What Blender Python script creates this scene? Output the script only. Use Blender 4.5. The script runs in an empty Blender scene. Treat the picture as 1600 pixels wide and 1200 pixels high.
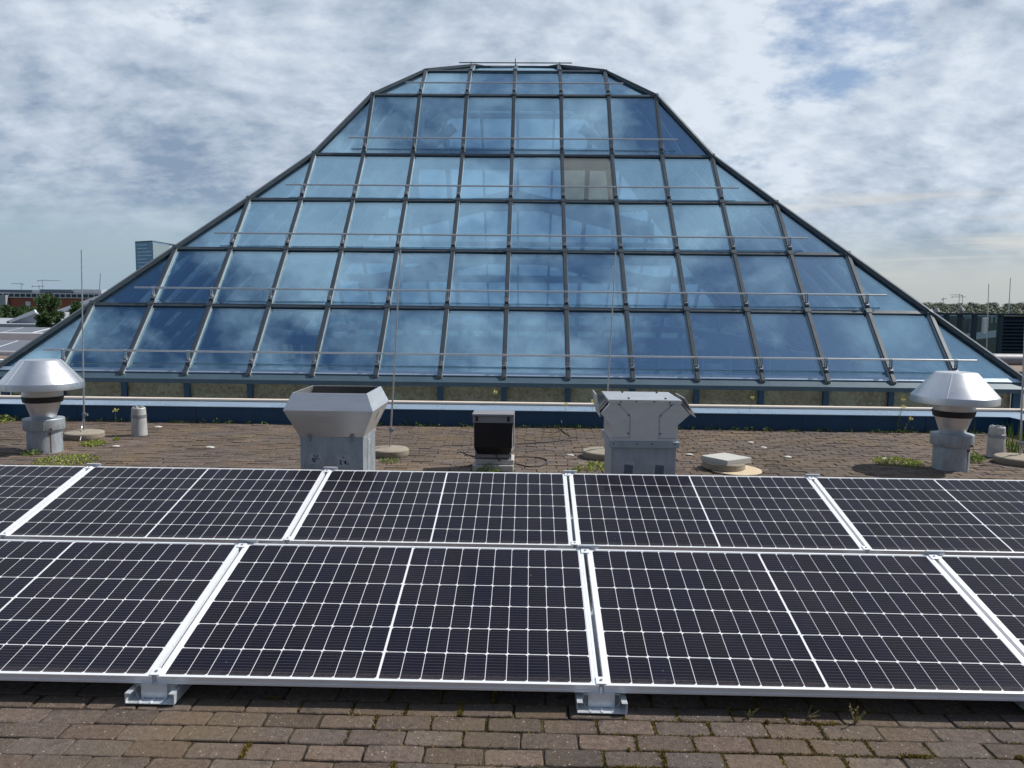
import bpy, math, random
from mathutils import Vector, Matrix, noise as mnoise
random.seed(7)
R = math.radians
C = bpy.context.scene.collection
scn = bpy.context.scene
EYE = 1.58
# ---------------------------------------------------------------- camera
cam_d = bpy.data.cameras.new('camera'); cam = bpy.data.objects.new('camera', cam_d); C.objects.link(cam)
FPX = 1242.7; PITCH, ROLL, YAW = 0.0970, 0.0106, -0.0204
cam_d.sensor_fit = 'HORIZONTAL'; cam_d.sensor_width = 36; cam_d.lens = FPX/1600*36
cam_d.clip_start = 0.05; cam_d.clip_end = 20000
_f = Vector((math.sin(YAW)*math.cos(PITCH), math.cos(YAW)*math.cos(PITCH), -math.sin(PITCH)))
_r0 = Vector((math.cos(YAW), -math.sin(YAW), 0)); _u0 = _r0.cross(_f)
_r = _r0*math.cos(ROLL) + _u0*math.sin(ROLL); _u = -_r0*math.sin(ROLL) + _u0*math.cos(ROLL)
cam.matrix_world = Matrix(((_r.x, _u.x, -_f.x, 0), (_r.y, _u.y, -_f.y, 0), (_r.z, _u.z, -_f.z, EYE), (0, 0, 0, 1)))
scn.camera = cam
def ray(px, py):
    return _f + _r*((px-800)/FPX) - _u*((py-600)/FPX)
def G(px, py, z=0.0):            # place on a level surface
    d = ray(px, py); t = (z-EYE)/d.z; return Vector((d.x*t, d.y*t, z))
def D(px, py, Y):                # place at a distance
    d = ray(px, py); t = Y/d.y; return Vector((d.x*t, Y, EYE+d.z*t))
# ---------------------------------------------------------------- light
SUN = Vector((0.585, 0.18, 0.68)).normalized()
sun_el = math.asin(SUN.z); sun_az = math.atan2(SUN.x, SUN.y)     # azimuth from +Y, clockwise
sd = bpy.data.lights.new('sun', 'SUN'); sd.energy = 5.0; sd.angle = R(0.5); sd.color = (1, 0.95, 0.87)
so = bpy.data.objects.new('sun', sd); C.objects.link(so)
so.rotation_euler = SUN.to_track_quat('Z', 'Y').to_euler()
scn.view_settings.view_transform = 'Standard'; scn.view_settings.look = 'None'
scn.view_settings.exposure = 0.06; scn.view_settings.gamma = 1.0
scn.cycles.transparent_max_bounces = 24; scn.cycles.max_bounces = 8

w = bpy.data.worlds.new('World'); scn.world = w; w.use_nodes = True
nt = w.node_tree; N = nt.nodes; Lk = nt.links; N.clear()
def wn(t, **k):
    n = N.new(t)
    for a, b in k.items(): setattr(n, a, b)
    return n
def wm(op, a, b=None, c=None, clamp=False):
    n = N.new('ShaderNodeMath'); n.operation = op; n.use_clamp = clamp
    for i, v in enumerate((a, b, c)):
        if v is None: continue
        if isinstance(v, (int, float)): n.inputs[i].default_value = v
        else: Lk.new(v, n.inputs[i])
    return n.outputs[0]
def wmr(v, a, b, c, d, smooth=True):
    n = N.new('ShaderNodeMapRange'); n.interpolation_type = 'SMOOTHSTEP' if smooth else 'LINEAR'
    Lk.new(v, n.inputs[0])
    for i, x in enumerate((a, b, c, d)): n.inputs[i+1].default_value = x
    return n.outputs[0]
def wmix(f, a, b):
    n = N.new('ShaderNodeMix'); n.data_type = 'RGBA'
    if isinstance(f, (int, float)): n.inputs[0].default_value = f
    else: Lk.new(f, n.inputs[0])
    for s, v in ((6, a), (7, b)):
        if isinstance(v, tuple): n.inputs[s].default_value = (*v, 1)
        else: Lk.new(v, n.inputs[s])
    return n.outputs[2]
def wnoise(vec, scale, detail, rough=0.55, dist=0.0, lac=2.0):
    n = N.new('ShaderNodeTexNoise'); Lk.new(vec, n.inputs['Vector'])
    n.inputs['Scale'].default_value = scale; n.inputs['Detail'].default_value = detail
    n.inputs['Roughness'].default_value = rough; n.inputs['Distortion'].default_value = dist
    n.inputs['Lacunarity'].default_value = lac
    return n.outputs['Fac']

SEED = 93.1
tc = wn('ShaderNodeTexCoord'); sep = wn('ShaderNodeSeparateXYZ'); Lk.new(tc.outputs['Generated'], sep.inputs[0])
sx, sy, sz = sep.outputs
zz = wm('MAXIMUM', sz, 0.0)
den = wm('ADD', zz, 0.40)
cu = wm('DIVIDE', sx, den); cv = wm('DIVIDE', sy, den)
comb = wn('ShaderNodeCombineXYZ'); Lk.new(wm('MULTIPLY', cu, 0.80), comb.inputs[0]); Lk.new(cv, comb.inputs[1]); comb.inputs[2].default_value = SEED
P0 = comb.outputs[0]
off = wn('ShaderNodeVectorMath', operation='ADD'); Lk.new(P0, off.inputs[0]); off.inputs[1].default_value = (0.034, -0.010, 0.0)
big = wnoise(P0, 1.5, 3, 0.5, 0.2)
d1 = wnoise(P0, 3.4, 14, 0.60, 0.10); d2 = wnoise(off.outputs[0], 3.4, 14, 0.60, 0.10)
fine = wnoise(P0, 15.0, 9, 0.62, 0.5)
dens = wm('ADD', wm('ADD', d1, wm('MULTIPLY', wm('SUBTRACT', big, 0.5), 0.75)), wm('MULTIPLY', wm('SUBTRACT', fine, 0.5), 0.13))
CA = wmr(sz, 0.30, 0.75, 0.20, 0.38)
cover = wm('DIVIDE', wm('SUBTRACT', dens, CA), 0.11, clamp=True)
side = wmr(sx, -0.4, 0.55, 0.0, 1.0)
# thinner cloud towards the horizon
lowfade = wmr(wm('ADD', sz, wm('MULTIPLY', side, 0.03)), 0.05, 0.15, 0.0, 1.0)
shade = wm('ADD', wm('MULTIPLY', wm('SUBTRACT', d1, d2), 6.5), wm('SUBTRACT', 0.66, wm('MULTIPLY', wm('SUBTRACT', dens, 0.5), 2.3)))
shade = wm('ADD', shade, wm('MULTIPLY', wm('SUBTRACT', fine, 0.5), 0.85))
shade = wm('SUBTRACT', shade, wm('MULTIPLY', wm('SUBTRACT', big, 0.48), 1.1))
shade = wmr(shade, -0.10, 1.45, 0.0, 1.0, False)
ccol = wmix(shade, (2.4, 3.25, 4.5), (7.1, 7.8, 8.7))
sky = wn('ShaderNodeTexSky', sky_type='NISHITA'); sky.sun_disc = False
sky.sun_elevation = sun_el; sky.sun_rotation = sun_az; sky.altitude = 500; sky.air_density = 1.0; sky.dust_density = 1.5; sky.ozone_density = 1.5
hz = wmr(sz, -0.02, 0.17, 1.0, 0.0)
# warmer, creamier on the sun side
hcol = wmix(side, (3.1, 4.4, 5.6), (4.7, 5.1, 5.4))
base = wmix(wm('MULTIPLY', hz, 0.92), sky.outputs[0], hcol)
cov2 = wm('MULTIPLY', cover, wm('ADD', wm('MULTIPLY', lowfade, 0.97), 0.0))
col = wmix(cov2, base, ccol)
# long thin cream streaks low over the horizon
st = wn('ShaderNodeCombineXYZ'); Lk.new(wm('MULTIPLY', sx, 2.2), st.inputs[0]); Lk.new(wm('MULTIPLY', sz, 42.0), st.inputs[1]); Lk.new(sy, st.inputs[2])
sn = wnoise(st.outputs[0], 1.0, 6, 0.55, 0.3)
sm = wm('MULTIPLY', wm('MULTIPLY', wmr(sn, 0.50, 0.66, 0.0, 0.75), wmr(sz, 0.02, 0.06, 0.0, 1.0)), wm('MULTIPLY', wmr(sz, 0.10, 0.16, 1.0, 0.0), side))
col = wmix(sm, col, (6.9, 6.8, 6.3))
# unseen sky behind the camera, darkened to cut fill light and deepen shade
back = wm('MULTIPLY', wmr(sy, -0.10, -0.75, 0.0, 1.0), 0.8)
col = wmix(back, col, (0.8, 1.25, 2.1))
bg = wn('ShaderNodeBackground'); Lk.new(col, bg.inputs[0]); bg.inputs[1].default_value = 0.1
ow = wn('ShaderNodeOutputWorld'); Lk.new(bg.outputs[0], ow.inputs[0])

# ---------------------------------------------------------------- materials
class MT:
    def __init__(s, name):
        s.m = bpy.data.materials.new(name); s.m.use_nodes = True
        s.nt = s.m.node_tree; s.nt.nodes.clear(); s.out = s.n('ShaderNodeOutputMaterial')
    def n(s, t, **k):
        n = s.nt.nodes.new(t)
        for a, b in k.items(): setattr(n, a, b)
        return n
    def l(s, a, b): s.nt.links.new(a, b)
    def math(s, op, a, b=None, clamp=False):
        n = s.n('ShaderNodeMath', operation=op, use_clamp=clamp)
        for i, v in enumerate((a, b)):
            if v is None: continue
            if isinstance(v, (int, float)): n.inputs[i].default_value = v
            else: s.l(v, n.inputs[i])
        return n.outputs[0]
    def mr(s, v, a, b, c, d):
        n = s.n('ShaderNodeMapRange'); s.l(v, n.inputs[0])
        for i, x in enumerate((a, b, c, d)): n.inputs[i+1].default_value = x
        return n.outputs[0]
    def mix(s, f, a, b, blend='MIX'):
        n = s.n('ShaderNodeMix', data_type='RGBA', blend_type=blend)
        if isinstance(f, (int, float)): n.inputs[0].default_value = f
        else: s.l(f, n.inputs[0])
        for k, v in ((6, a), (7, b)):
            if isinstance(v, tuple): n.inputs[k].default_value = (*v, 1)
            else: s.l(v, n.inputs[k])
        return n.outputs[2]
    def obj(s, scale=None):
        t = s.n('ShaderNodeTexCoord').outputs['Object']
        if scale:
            v = s.n('ShaderNodeVectorMath', operation='MULTIPLY'); s.l(t, v.inputs[0]); v.inputs[1].default_value = scale; t = v.outputs[0]
        return t
    def noise(s, vec, scale, detail=4, rough=0.55, dist=0):
        n = s.n('ShaderNodeTexNoise'); s.l(vec, n.inputs['Vector'])
        n.inputs['Scale'].default_value = scale; n.inputs['Detail'].default_value = detail
        n.inputs['Roughness'].default_value = rough; n.inputs['Distortion'].default_value = dist
        return n.outputs['Fac']
    def bump(s, h, strength=0.3, dist=0.01):
        b = s.n('ShaderNodeBump'); s.l(h, b.inputs['Height']); b.inputs['Strength'].default_value = strength; b.inputs['Distance'].default_value = dist
        return b.outputs[0]
    def bsdf(s, col, rough=0.5, metal=0.0, normal=None, coat=0, spec=None, coatr=0.05):
        p = s.n('ShaderNodeBsdfPrincipled')
        for k, v in (('Base Color', col), ('Roughness', rough), ('Metallic', metal), ('Coat Weight', coat)):
            if isinstance(v, tuple): p.inputs[k].default_value = (*v, 1)
            elif isinstance(v, (int, float)): p.inputs[k].default_value = v
            else: s.l(v, p.inputs[k])
        p.inputs['Coat Roughness'].default_value = coatr
        if spec is not None: p.inputs['Specular IOR Level'].default_value = spec
        if normal: s.l(normal, p.inputs['Normal'])
        s.l(p.outputs[0], s.out.inputs[0]); return p
def simple(name, col, rough=0.5, metal=0.0, var=0.15, nscale=6.0, bump=0.0, stretch=None, coat=0):
    t = MT(name); v = t.obj(stretch)
    n = t.noise(v, nscale, 6, 0.6); n2 = t.noise(v, nscale*7, 3, 0.5)
    k = t.math('ADD', t.math('MULTIPLY', n, 0.7), t.math('MULTIPLY', n2, 0.3))
    f = t.mr(k, 0.3, 0.7, 0, 1)
    lo = tuple(c*(1-var) for c in col); hi = tuple(min(1, c*(1+var)) for c in col)
    r = t.mr(k, 0.3, 0.7, max(0.02, rough*(1-var)), min(1, rough*(1+var)))
    t.bsdf(t.mix(f, lo, hi), r, metal, t.bump(n2, bump, 0.004) if bump else None, coat)
    return t.m
M = {}
M['galv'] = simple('galvanised_steel', (0.66, 0.70, 0.74), 0.38, 0.5, 0.22, 14)
M['sheet'] = simple('brushed_sheet', (0.68, 0.69, 0.71), 0.36, 0.68, 0.08, 5, stretch=(1, 1, 6))
M['sheet_dull'] = simple('dull_zinc', (0.36, 0.40, 0.44), 0.55, 0.55, 0.25, 9, 0.1, stretch=(2, 2, 0.8))
M['cap'] = simple('spun_aluminium', (0.66, 0.67, 0.70), 0.36, 0.97, 0.10, 4)
M['concrete_pipe'] = simple('fibre_cement', (0.42, 0.42, 0.42), 0.6, 0.25, 0.25, 10, 0.2)
M['alu'] = simple('anodised_frame', (0.82, 0.84, 0.88), 0.4, 0.25, 0.06, 8)
M['black'] = simple('black_plastic', (0.012, 0.014, 0.02), 0.35, 0, 0.3, 8)
M['rubber'] = simple('cable_rubber', (0.02, 0.02, 0.022), 0.6, 0, 0.2, 8)
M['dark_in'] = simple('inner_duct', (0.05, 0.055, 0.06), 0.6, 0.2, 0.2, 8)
M['grey_paint'] = simple('grey_housing', (0.23, 0.23, 0.25), 0.5, 0.1, 0.12, 8)
M['concrete'] = simple('cast_concrete', (0.26, 0.225, 0.18), 0.9, 0, 0.22, 12, 0.5)
M['concrete_lt'] = simple('pale_concrete', (0.42, 0.42, 0.40), 0.9, 0, 0.12, 16, 0.4)
M['tan'] = simple('tan_board', (0.52, 0.42, 0.29), 0.8, 0, 0.15, 8, 0.2)
M['stone'] = simple('white_stone', (0.50, 0.48, 0.45), 0.7, 0, 0.12, 20, 0.3)
M['navy'] = simple('navy_painted_sheet', (0.009, 0.056, 0.125), 0.42, 0.1, 0.18, 4)
M['slate'] = simple('slate_blue_flashing', (0.055, 0.095, 0.13), 0.45, 0.2, 0.14, 3)
M['cap_blue'] = simple('pale_blue_coping', (0.36, 0.47, 0.60), 0.28, 0.45, 0.07, 2)
M['beige'] = simple('beige_coping', (0.60, 0.52, 0.45), 0.6, 0, 0.08, 3)
M['profile'] = simple('grey_blue_glazing_bar', (0.052, 0.068, 0.085), 0.38, 0.35, 0.14, 5)
M['profile_in'] = M['profile']
M['sunlit_side'] = simple('sunlit_side_tone', (0.34, 0.36, 0.38), 0.4, 0.3, 0.12, 6)  # paler than the bars, so their sunlit sides show as bright lines
M['rail'] = simple('steel_tube', (0.55, 0.56, 0.58), 0.3, 0.85, 0.08, 5)
M['bracket'] = simple('zinc_bracket', (0.26, 0.28, 0.31), 0.42, 0.6, 0.2, 9)
M['truss'] = simple('white_painted_steel', (0.26, 0.30, 0.36), 0.5, 0, 0.05, 3)
M['floor_in'] = simple('atrium_floor', (0.30, 0.33, 0.36), 0.5, 0, 0.3, 0.3)
M['wall_in'] = simple('atrium_wall', (0.30, 0.36, 0.42), 0.7, 0, 0.2, 0.5)
M['deck'] = simple('bitumen_roof', (0.10, 0.095, 0.09), 0.9, 0, 0.3, 1.5, 0.4)
M['brown_roof'] = simple('brown_gravel_roof', (0.20, 0.135, 0.10), 0.95, 0, 0.25, 1.2)
M['far_cell'] = simple('far_solar_cells', (0.10, 0.11, 0.14), 0.35, 0.1, 0.15, 2)
M['white_roof'] = simple('white_roof_edge', (0.66, 0.68, 0.70), 0.6, 0, 0.08, 1)
M['grey_roof'] = simple('grey_roof_sheet', (0.33, 0.36, 0.40), 0.5, 0.2, 0.15, 0.6)
M['brick'] = simple('red_brick', (0.30, 0.10, 0.075), 0.9, 0, 0.2, 0.3)
M['ribbon'] = simple('white_facade', (0.62, 0.64, 0.68), 0.7, 0, 0.05, 0.2)
M['dkglass'] = simple('dark_window', (0.03, 0.05, 0.08), 0.12, 0, 0.3, 0.3)
M['tower_glass'] = simple('tower_curtain_wall', (0.09, 0.22, 0.36), 0.2, 0.2, 0.3, 0.05)
M['tower_pale'] = simple('pale_tower_flank', (0.21, 0.27, 0.31), 0.4, 0.1, 0.08, 0.05)
M['roof_dark'] = simple('dark_roof_plant', (0.06, 0.08, 0.11), 0.7, 0, 0.15, 0.1)
M['crane'] = simple('crane_steel', (0.30, 0.22, 0.22), 0.6, 0, 0.1, 0.1)
M['screen'] = simple('dark_screen_paint', (0.016, 0.035, 0.055), 0.5, 0.1, 0.2, 3)
M['lamp_glass'] = simple('dark_lamp_glass', (0.002, 0.004, 0.010), 0.4, 0, 0.2, 4)
M['rust'] = simple('rust_stain', (0.11, 0.055, 0.03), 0.9, 0, 0.4, 30)
M['residue'] = simple('torn_label_paper', (0.40, 0.43, 0.46), 0.8, 0.1, 0.3, 40)
M['residue_dk'] = simple('torn_label_dark', (0.10, 0.13, 0.17), 0.7, 0.1, 0.3, 40)
def glass(name, tint, refl, base=0.30):
    t = MT(name)
    tr = t.n('ShaderNodeBsdfTransparent'); tr.inputs[0].default_value = (*tint, 1)
    gl = t.n('ShaderNodeBsdfGlossy'); gl.inputs[0].default_value = (*refl, 1); gl.inputs['Roughness'].default_value = 0.012
    nz = t.noise(t.obj(), 1.1, 2, 0.5); t.l(t.bump(nz, 0.10, 0.02), gl.inputs['Normal'])
    lw = t.n('ShaderNodeLayerWeight'); lw.inputs['Blend'].default_value = 0.5
    f = t.math('ADD', t.math('MULTIPLY', t.math('POWER', lw.outputs['Facing'], 4.0), 0.9-base), base, True)
    mx = t.n('ShaderNodeMixShader'); t.l(f, mx.inputs[0]); t.l(tr.outputs[0], mx.inputs[1]); t.l(gl.outputs[0], mx.inputs[2])
    t.l(mx.outputs[0], t.out.inputs[0]); return t.m
M['glass'] = glass('blue_solar_glass', (0.82, 0.92, 0.97), (0.60, 0.85, 1.0), 0.42)
M['glass_odd'] = glass('bronze_green_glass', (0.86, 0.85, 0.76), (0.74, 0.73, 0.68), 0.27)
M['glass_dark'] = glass('dark_screen_glass', (0.55, 0.66, 0.72), (0.9, 0.95, 1.0), 0.08)
M['glass_clear'] = glass('clear_strip_glass', (0.98, 0.985, 0.975), (0.9, 0.95, 1.0), 0.02)
# mossy concrete behind the strip glazing
t = MT('weathered_concrete'); v = t.obj()
a = t.noise(v, 3.0, 8, 0.65); b = t.noise(v, 22, 5, 0.6)
c = t.mix(t.mr(b, 0.35, 0.65, 0, 1), (0.25, 0.24, 0.17), (0.60, 0.55, 0.42))
c = t.mix(t.mr(a, 0.52, 0.68, 0, 0.7), c, (0.62, 0.74, 0.60))
t.bsdf(c, 0.9, 0, t.bump(b, 0.5, 0.01)); M['wall_conc'] = t.m
# pavers
t = MT('paver'); v = t.obj(); at = t.n('ShaderNodeAttribute', attribute_name='tone', attribute_type='GEOMETRY')
s1 = t.noise(v, 150, 4, 0.75); s2 = t.noise(v, 38, 6, 0.62); s3 = t.noise(v, 1.3, 5, 0.6)
c = t.mix(1.0, at.outputs['Color'], t.mix(t.mr(s2, 0.3, 0.7, 0, 1), (0.62, 0.60, 0.60), (1.25, 1.2, 1.18)), 'MULTIPLY')
vo = t.n('ShaderNodeTexVoronoi'); t.l(v, vo.inputs['Vector']); vo.inputs['Scale'].default_value = 62
vd = t.mr(vo.outputs['Distance'], 0.26, 0.17, 0, 1); vc = t.n('ShaderNodeSeparateColor'); t.l(vo.outputs['Color'], vc.inputs[0])
c = t.mix(t.math('MULTIPLY', vd, t.mr(vc.outputs[0], 0.80, 0.92, 0, 0.7)), c, (0.50, 0.45, 0.41))
li = t.noise(v, 4.5, 8, 0.7, 1.0)
c = t.mix(t.mr(li, 0.69, 0.72, 0, 0.5), c, (0.34, 0.32, 0.29))
c = t.mix(t.mr(s1, 0.57, 0.68, 0, 0.6), c, (0.36, 0.31, 0.28))
c = t.mix(t.mr(s1, 0.44, 0.32, 0, 0.8), c, (0.045, 0.038, 0.036))
c = t.mix(t.mr(s3, 0.46, 0.66, 0, 0.45), c, (0.16, 0.112, 0.055))
s5 = t.noise(v, 9, 7, 0.7, 0.6)
c = t.mix(t.mr(s5, 0.58, 0.68, 0, 0.75), c, (0.042, 0.036, 0.034))
pr = t.bsdf(c, 0.88, 0, t.bump(t.math('ADD', s1, s2), 0.9, 0.008), spec=0.3); M['paver'] = t.m
t = MT('joint_soil'); v = t.obj(); s1 = t.noise(v, 7, 6, 0.65); s2 = t.noise(v, 120, 3, 0.6)
c = t.mix(t.mr(s1, 0.50, 0.66, 0, 1), (0.030, 0.022, 0.016), (0.075, 0.068, 0.014))
c = t.mix(t.mr(s2, 0.4, 0.7, 0, 0.5), c, (0.015, 0.012, 0.008))
t.bsdf(c, 1.0, 0, t.bump(s2, 0.8, 0.01)); M['soil'] = t.m
# solar cells: fine silver lines across every cell, lines run along the panel
t = MT('solar_cell'); v = t.obj(); sp = t.n('ShaderNodeSeparateXYZ'); t.l(v, sp.inputs[0])
yy = t.math('FRACT', t.math('DIVIDE', sp.outputs[1], 0.01845)); ln = t.mr(t.math('ABSOLUTE', t.math('SUBTRACT', yy, 0.5)), 0.455, 0.475, 0, 1)
xx = t.math('FRACT', t.math('DIVIDE', sp.outputs[0], 0.0072)); dt = t.mr(t.math('ABSOLUTE', t.math('SUBTRACT', xx, 0.5)), 0.30, 0.34, 0.35, 1)
at = t.n('ShaderNodeAttribute', attribute_name='tone', attribute_type='GEOMETRY')
c = t.mix(t.math('MULTIPLY', t.math('MULTIPLY', ln, dt), 0.34), at.outputs['Color'], (0.42, 0.42, 0.46))
du = t.noise(v, 2.2, 6, 0.6); du2 = t.noise(v, 60, 4, 0.6)
c = t.mix(t.math('MULTIPLY', t.mr(du, 0.3, 0.75, 0, 0.02), t.mr(du2, 0.3, 0.7, 0.4, 1)), c, (0.5, 0.45, 0.40))
c = t.mix(t.math('MULTIPLY', t.mr(sp.outputs[1], 0.055, 0.012, 0, 0.12), t.mr(du2, 0.3, 0.6, 0.3, 1)), c, (0.35, 0.31, 0.26))
du3 = t.noise(v, 34, 3, 0.6)
c = t.mix(t.mr(du3, 0.735, 0.76, 0, 0.25), c, (0.5, 0.5, 0.5))
t.bsdf(c, 0.4, 0, None, 0.22, 0.04, coatr=0.06); M['cell'] = t.m
M['backsheet'] = simple('white_backsheet', (0.72, 0.73, 0.76), 0.4, 0, 0.04, 4, coat=0.6)
# plants
def leafm(name, col, var=0.45):
    t = MT(name); oi = t.n('ShaderNodeAttribute', attribute_name='tone', attribute_type='GEOMETRY')
    v = t.obj(); n = t.noise(v, 3, 4)
    c = t.mix(1.0, t.mix(t.mr(n, 0.3, 0.7, 0, 1), tuple(x*(1-var) for x in col), tuple(x*(1+var) for x in col)), oi.outputs['Color'], 'MULTIPLY')
    p = t.bsdf(c, 0.6, 0); p.inputs['Subsurface Weight'].default_value = 0
    tl = t.n('ShaderNodeBsdfTranslucent'); t.l(c, tl.inputs[0]); mx = t.n('ShaderNodeMixShader'); mx.inputs[0].default_value = 0.3
    t.l(p.outputs[0], mx.inputs[1]); t.l(tl.outputs[0], mx.inputs[2]); t.l(mx.outputs[0], t.out.inputs[0]); return t.m
M['leaf'] = leafm('tree_leaves', (0.055, 0.105, 0.035))
M['wood_leaf'] = leafm('far_wood_leaves', (0.034, 0.066, 0.032), 0.2)
M['weed'] = leafm('weed_leaves', (0.13, 0.20, 0.03))
M['weed_yellow'] = leafm('yellow_green_weeds', (0.24, 0.30, 0.045))  # lighter, yellower leaf colour than the green weeds
M['dry'] = leafm('dry_stems', (0.26, 0.20, 0.10))
M['flower'] = leafm('yellow_flowers', (0.62, 0.56, 0.16), 0.2)
M['moss'] = leafm('olive_moss', (0.15, 0.115, 0.018))
M['bark'] = simple('bark', (0.09, 0.07, 0.05), 0.9, 0, 0.3, 3)
M['land'] = simple('town_ground', (0.07, 0.09, 0.05), 1, 0, 0.4, 0.02)

# ---------------------------------------------------------------- mesh helpers
class MB:
    def __init__(s): s.v = []; s.f = []; s.c = []; s.sm = []
    def add(s, vs, fs, col=None, smooth=False):
        b = len(s.v); s.v += [tuple(x) for x in vs]; s.f += [tuple(b+i for i in f) for f in fs]
        s.c += [col or (1, 1, 1)]*len(vs); s.sm += [smooth]*len(fs); return s
    def box(s, x0, y0, z0, x1, y1, z1, col=None):
        return s.add([(x0,y0,z0),(x1,y0,z0),(x1,y1,z0),(x0,y1,z0),(x0,y0,z1),(x1,y0,z1),(x1,y1,z1),(x0,y1,z1)],
              [(3,2,1,0),(4,5,6,7),(0,1,5,4),(1,2,6,5),(2,3,7,6),(3,0,4,7)], col)
    def hexa(s, bot, top, col=None):          # two quads, same winding
        return s.add(list(bot)+list(top), [(3,2,1,0),(4,5,6,7),(0,1,5,4),(1,2,6,5),(2,3,7,6),(3,0,4,7)], col)
    def prism(s, poly, off, col=None):         # planar polygon extruded by vector
        n = len(poly); off = Vector(off); a = [Vector(p) for p in poly]; b = [p+off for p in a]
        return s.add(a+b, [tuple(range(n))[::-1], tuple(range(n, 2*n))]+[(i, (i+1) % n, n+(i+1) % n, n+i) for i in range(n)], col)
    def bar(s, a, b, wdt, h, up=(0, 0, 1), lo=None):  # beam a->b; width across, from -lo to +h along up
        a = Vector(a); b = Vector(b); d = (b-a).normalized(); up = Vector(up); side = d.cross(up).normalized(); up = side.cross(d).normalized()
        lo = h if lo is None else lo; hw = wdt/2
        q = lambda p: [p-side*hw-up*lo, p+side*hw-up*lo, p+side*hw+up*h, p-side*hw+up*h]
        return s.add(q(a)+q(b), [(0,1,2,3),(7,6,5,4),(0,4,5,1),(1,5,6,2),(2,6,7,3),(3,7,4,0)])
    def tube(s, pts, r, n=8, r2=None, col=None, cap=True):
        pts = [Vector(p) for p in pts]; vs = []; m = len(pts); prev = None
        for i, p in enumerate(pts):
            d = (pts[min(i+1, m-1)]-pts[max(i-1, 0)]).normalized()
            if prev is None: a = d.orthogonal().normalized()
            else: a = (prev - d*prev.dot(d)).normalized()
            prev = a; bb = d.cross(a); rr = r + ((r2 if r2 is not None else r)-r)*i/max(1, m-1)
            vs += [p + (a*math.cos(2*math.pi*k/n) + bb*math.sin(2*math.pi*k/n))*rr for k in range(n)]
        fs = [(i*n+k, i*n+(k+1) % n, (i+1)*n+(k+1) % n, (i+1)*n+k) for i in range(m-1) for k in range(n)]
        s.add(vs, fs, col, True)
        if cap: 
            b0 = len(s.v)-len(vs); s.f += [tuple(b0+k for k in range(n))[::-1], tuple(b0+(m-1)*n+k for k in range(n))]; s.sm += [False, False]
        return s
    def lathe(s, prof, n=40, c=(0, 0, 0), smooth=True, wob=0):
        vs = []
        for r, z in prof:
            for k in range(n):
                a = 2*math.pi*k/n; rr = r*(1+wob*math.sin(3*a+r*9)+wob*.6*math.sin(7*a+1)); vs.append((c[0]+rr*math.cos(a), c[1]+rr*math.sin(a), c[2]+z))
        fs = [(i*n+k, i*n+(k+1) % n, (i+1)*n+(k+1) % n, (i+1)*n+k) for i in range(len(prof)-1) for k in range(n)]
        return s.add(vs, fs, None, smooth)
    def build(s, name, mat, parent=None, bevel=0, loc=None):
        me = bpy.data.meshes.new(name); me.from_pydata(s.v, [], s.f); me.update()
        ca = me.color_attributes.new('tone', 'FLOAT_COLOR', 'POINT')
        buf = []
        for c in s.c: buf += [c[0], c[1], c[2], 1.0]
        ca.data.foreach_set('color', buf)
        me.polygons.foreach_set('use_smooth', s.sm)
        if any(s.sm): me.set_sharp_from_angle(angle=R(28))
        me.materials.append(mat); o = bpy.data.objects.new(name, me); C.objects.link(o)
        if parent is not None: o.parent = parent
        if loc is not None: o.location = loc
        if bevel:
            b = o.modifiers.new('bevel', 'BEVEL'); b.width = bevel; b.segments = 2; b.limit_method = 'ANGLE'; b.angle_limit = R(35)
            b.harden_normals = False
        return o
def parts(s, name, mat, parent=None, bevel=0, loc=None):      # one object for every connected piece
    n = len(s.v); par = list(range(n))
    def find(a):
        while par[a] != a: par[a] = par[par[a]]; a = par[a]
        return a
    for f in s.f:
        for q in f[1:]: par[find(q)] = find(f[0])
    grp = {}
    for fi, f in enumerate(s.f): grp.setdefault(find(f[0]), []).append(fi)
    out = []
    for fl in grp.values():
        idx = sorted({q for fi in fl for q in s.f[fi]}); mp = {q: k for k, q in enumerate(idx)}; m = MB()
        m.v = [s.v[q] for q in idx]; m.c = [s.c[q] for q in idx]; m.f = [tuple(mp[q] for q in s.f[fi]) for fi in fl]; m.sm = [s.sm[fi] for fi in fl]
        out.append(m.build(name, mat, parent, bevel, loc))
    return out
MB.parts = parts
def tag(o, label, cat, group=None):
    o['label'] = label; o['category'] = cat
    if group: o['group'] = group
    return o
def thing(name, label, cat, loc=(0, 0, 0), rz=0, group=None):
    o = bpy.data.objects.new(name, None); C.objects.link(o); o.location = loc; o.rotation_euler = (0, 0, rz); o.empty_display_size = 0.1
    return tag(o, label, cat, group)
def struct(o, kind='structure'): o['kind'] = kind; return o
def children(o): return [c for c in bpy.data.objects if c.parent == o]
def copy_tree(o, parent=None):
    c = o.copy(); C.objects.link(c)
    if parent is not None: c.parent = parent
    for ch in children(o): copy_tree(ch, c)
    return c

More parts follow.
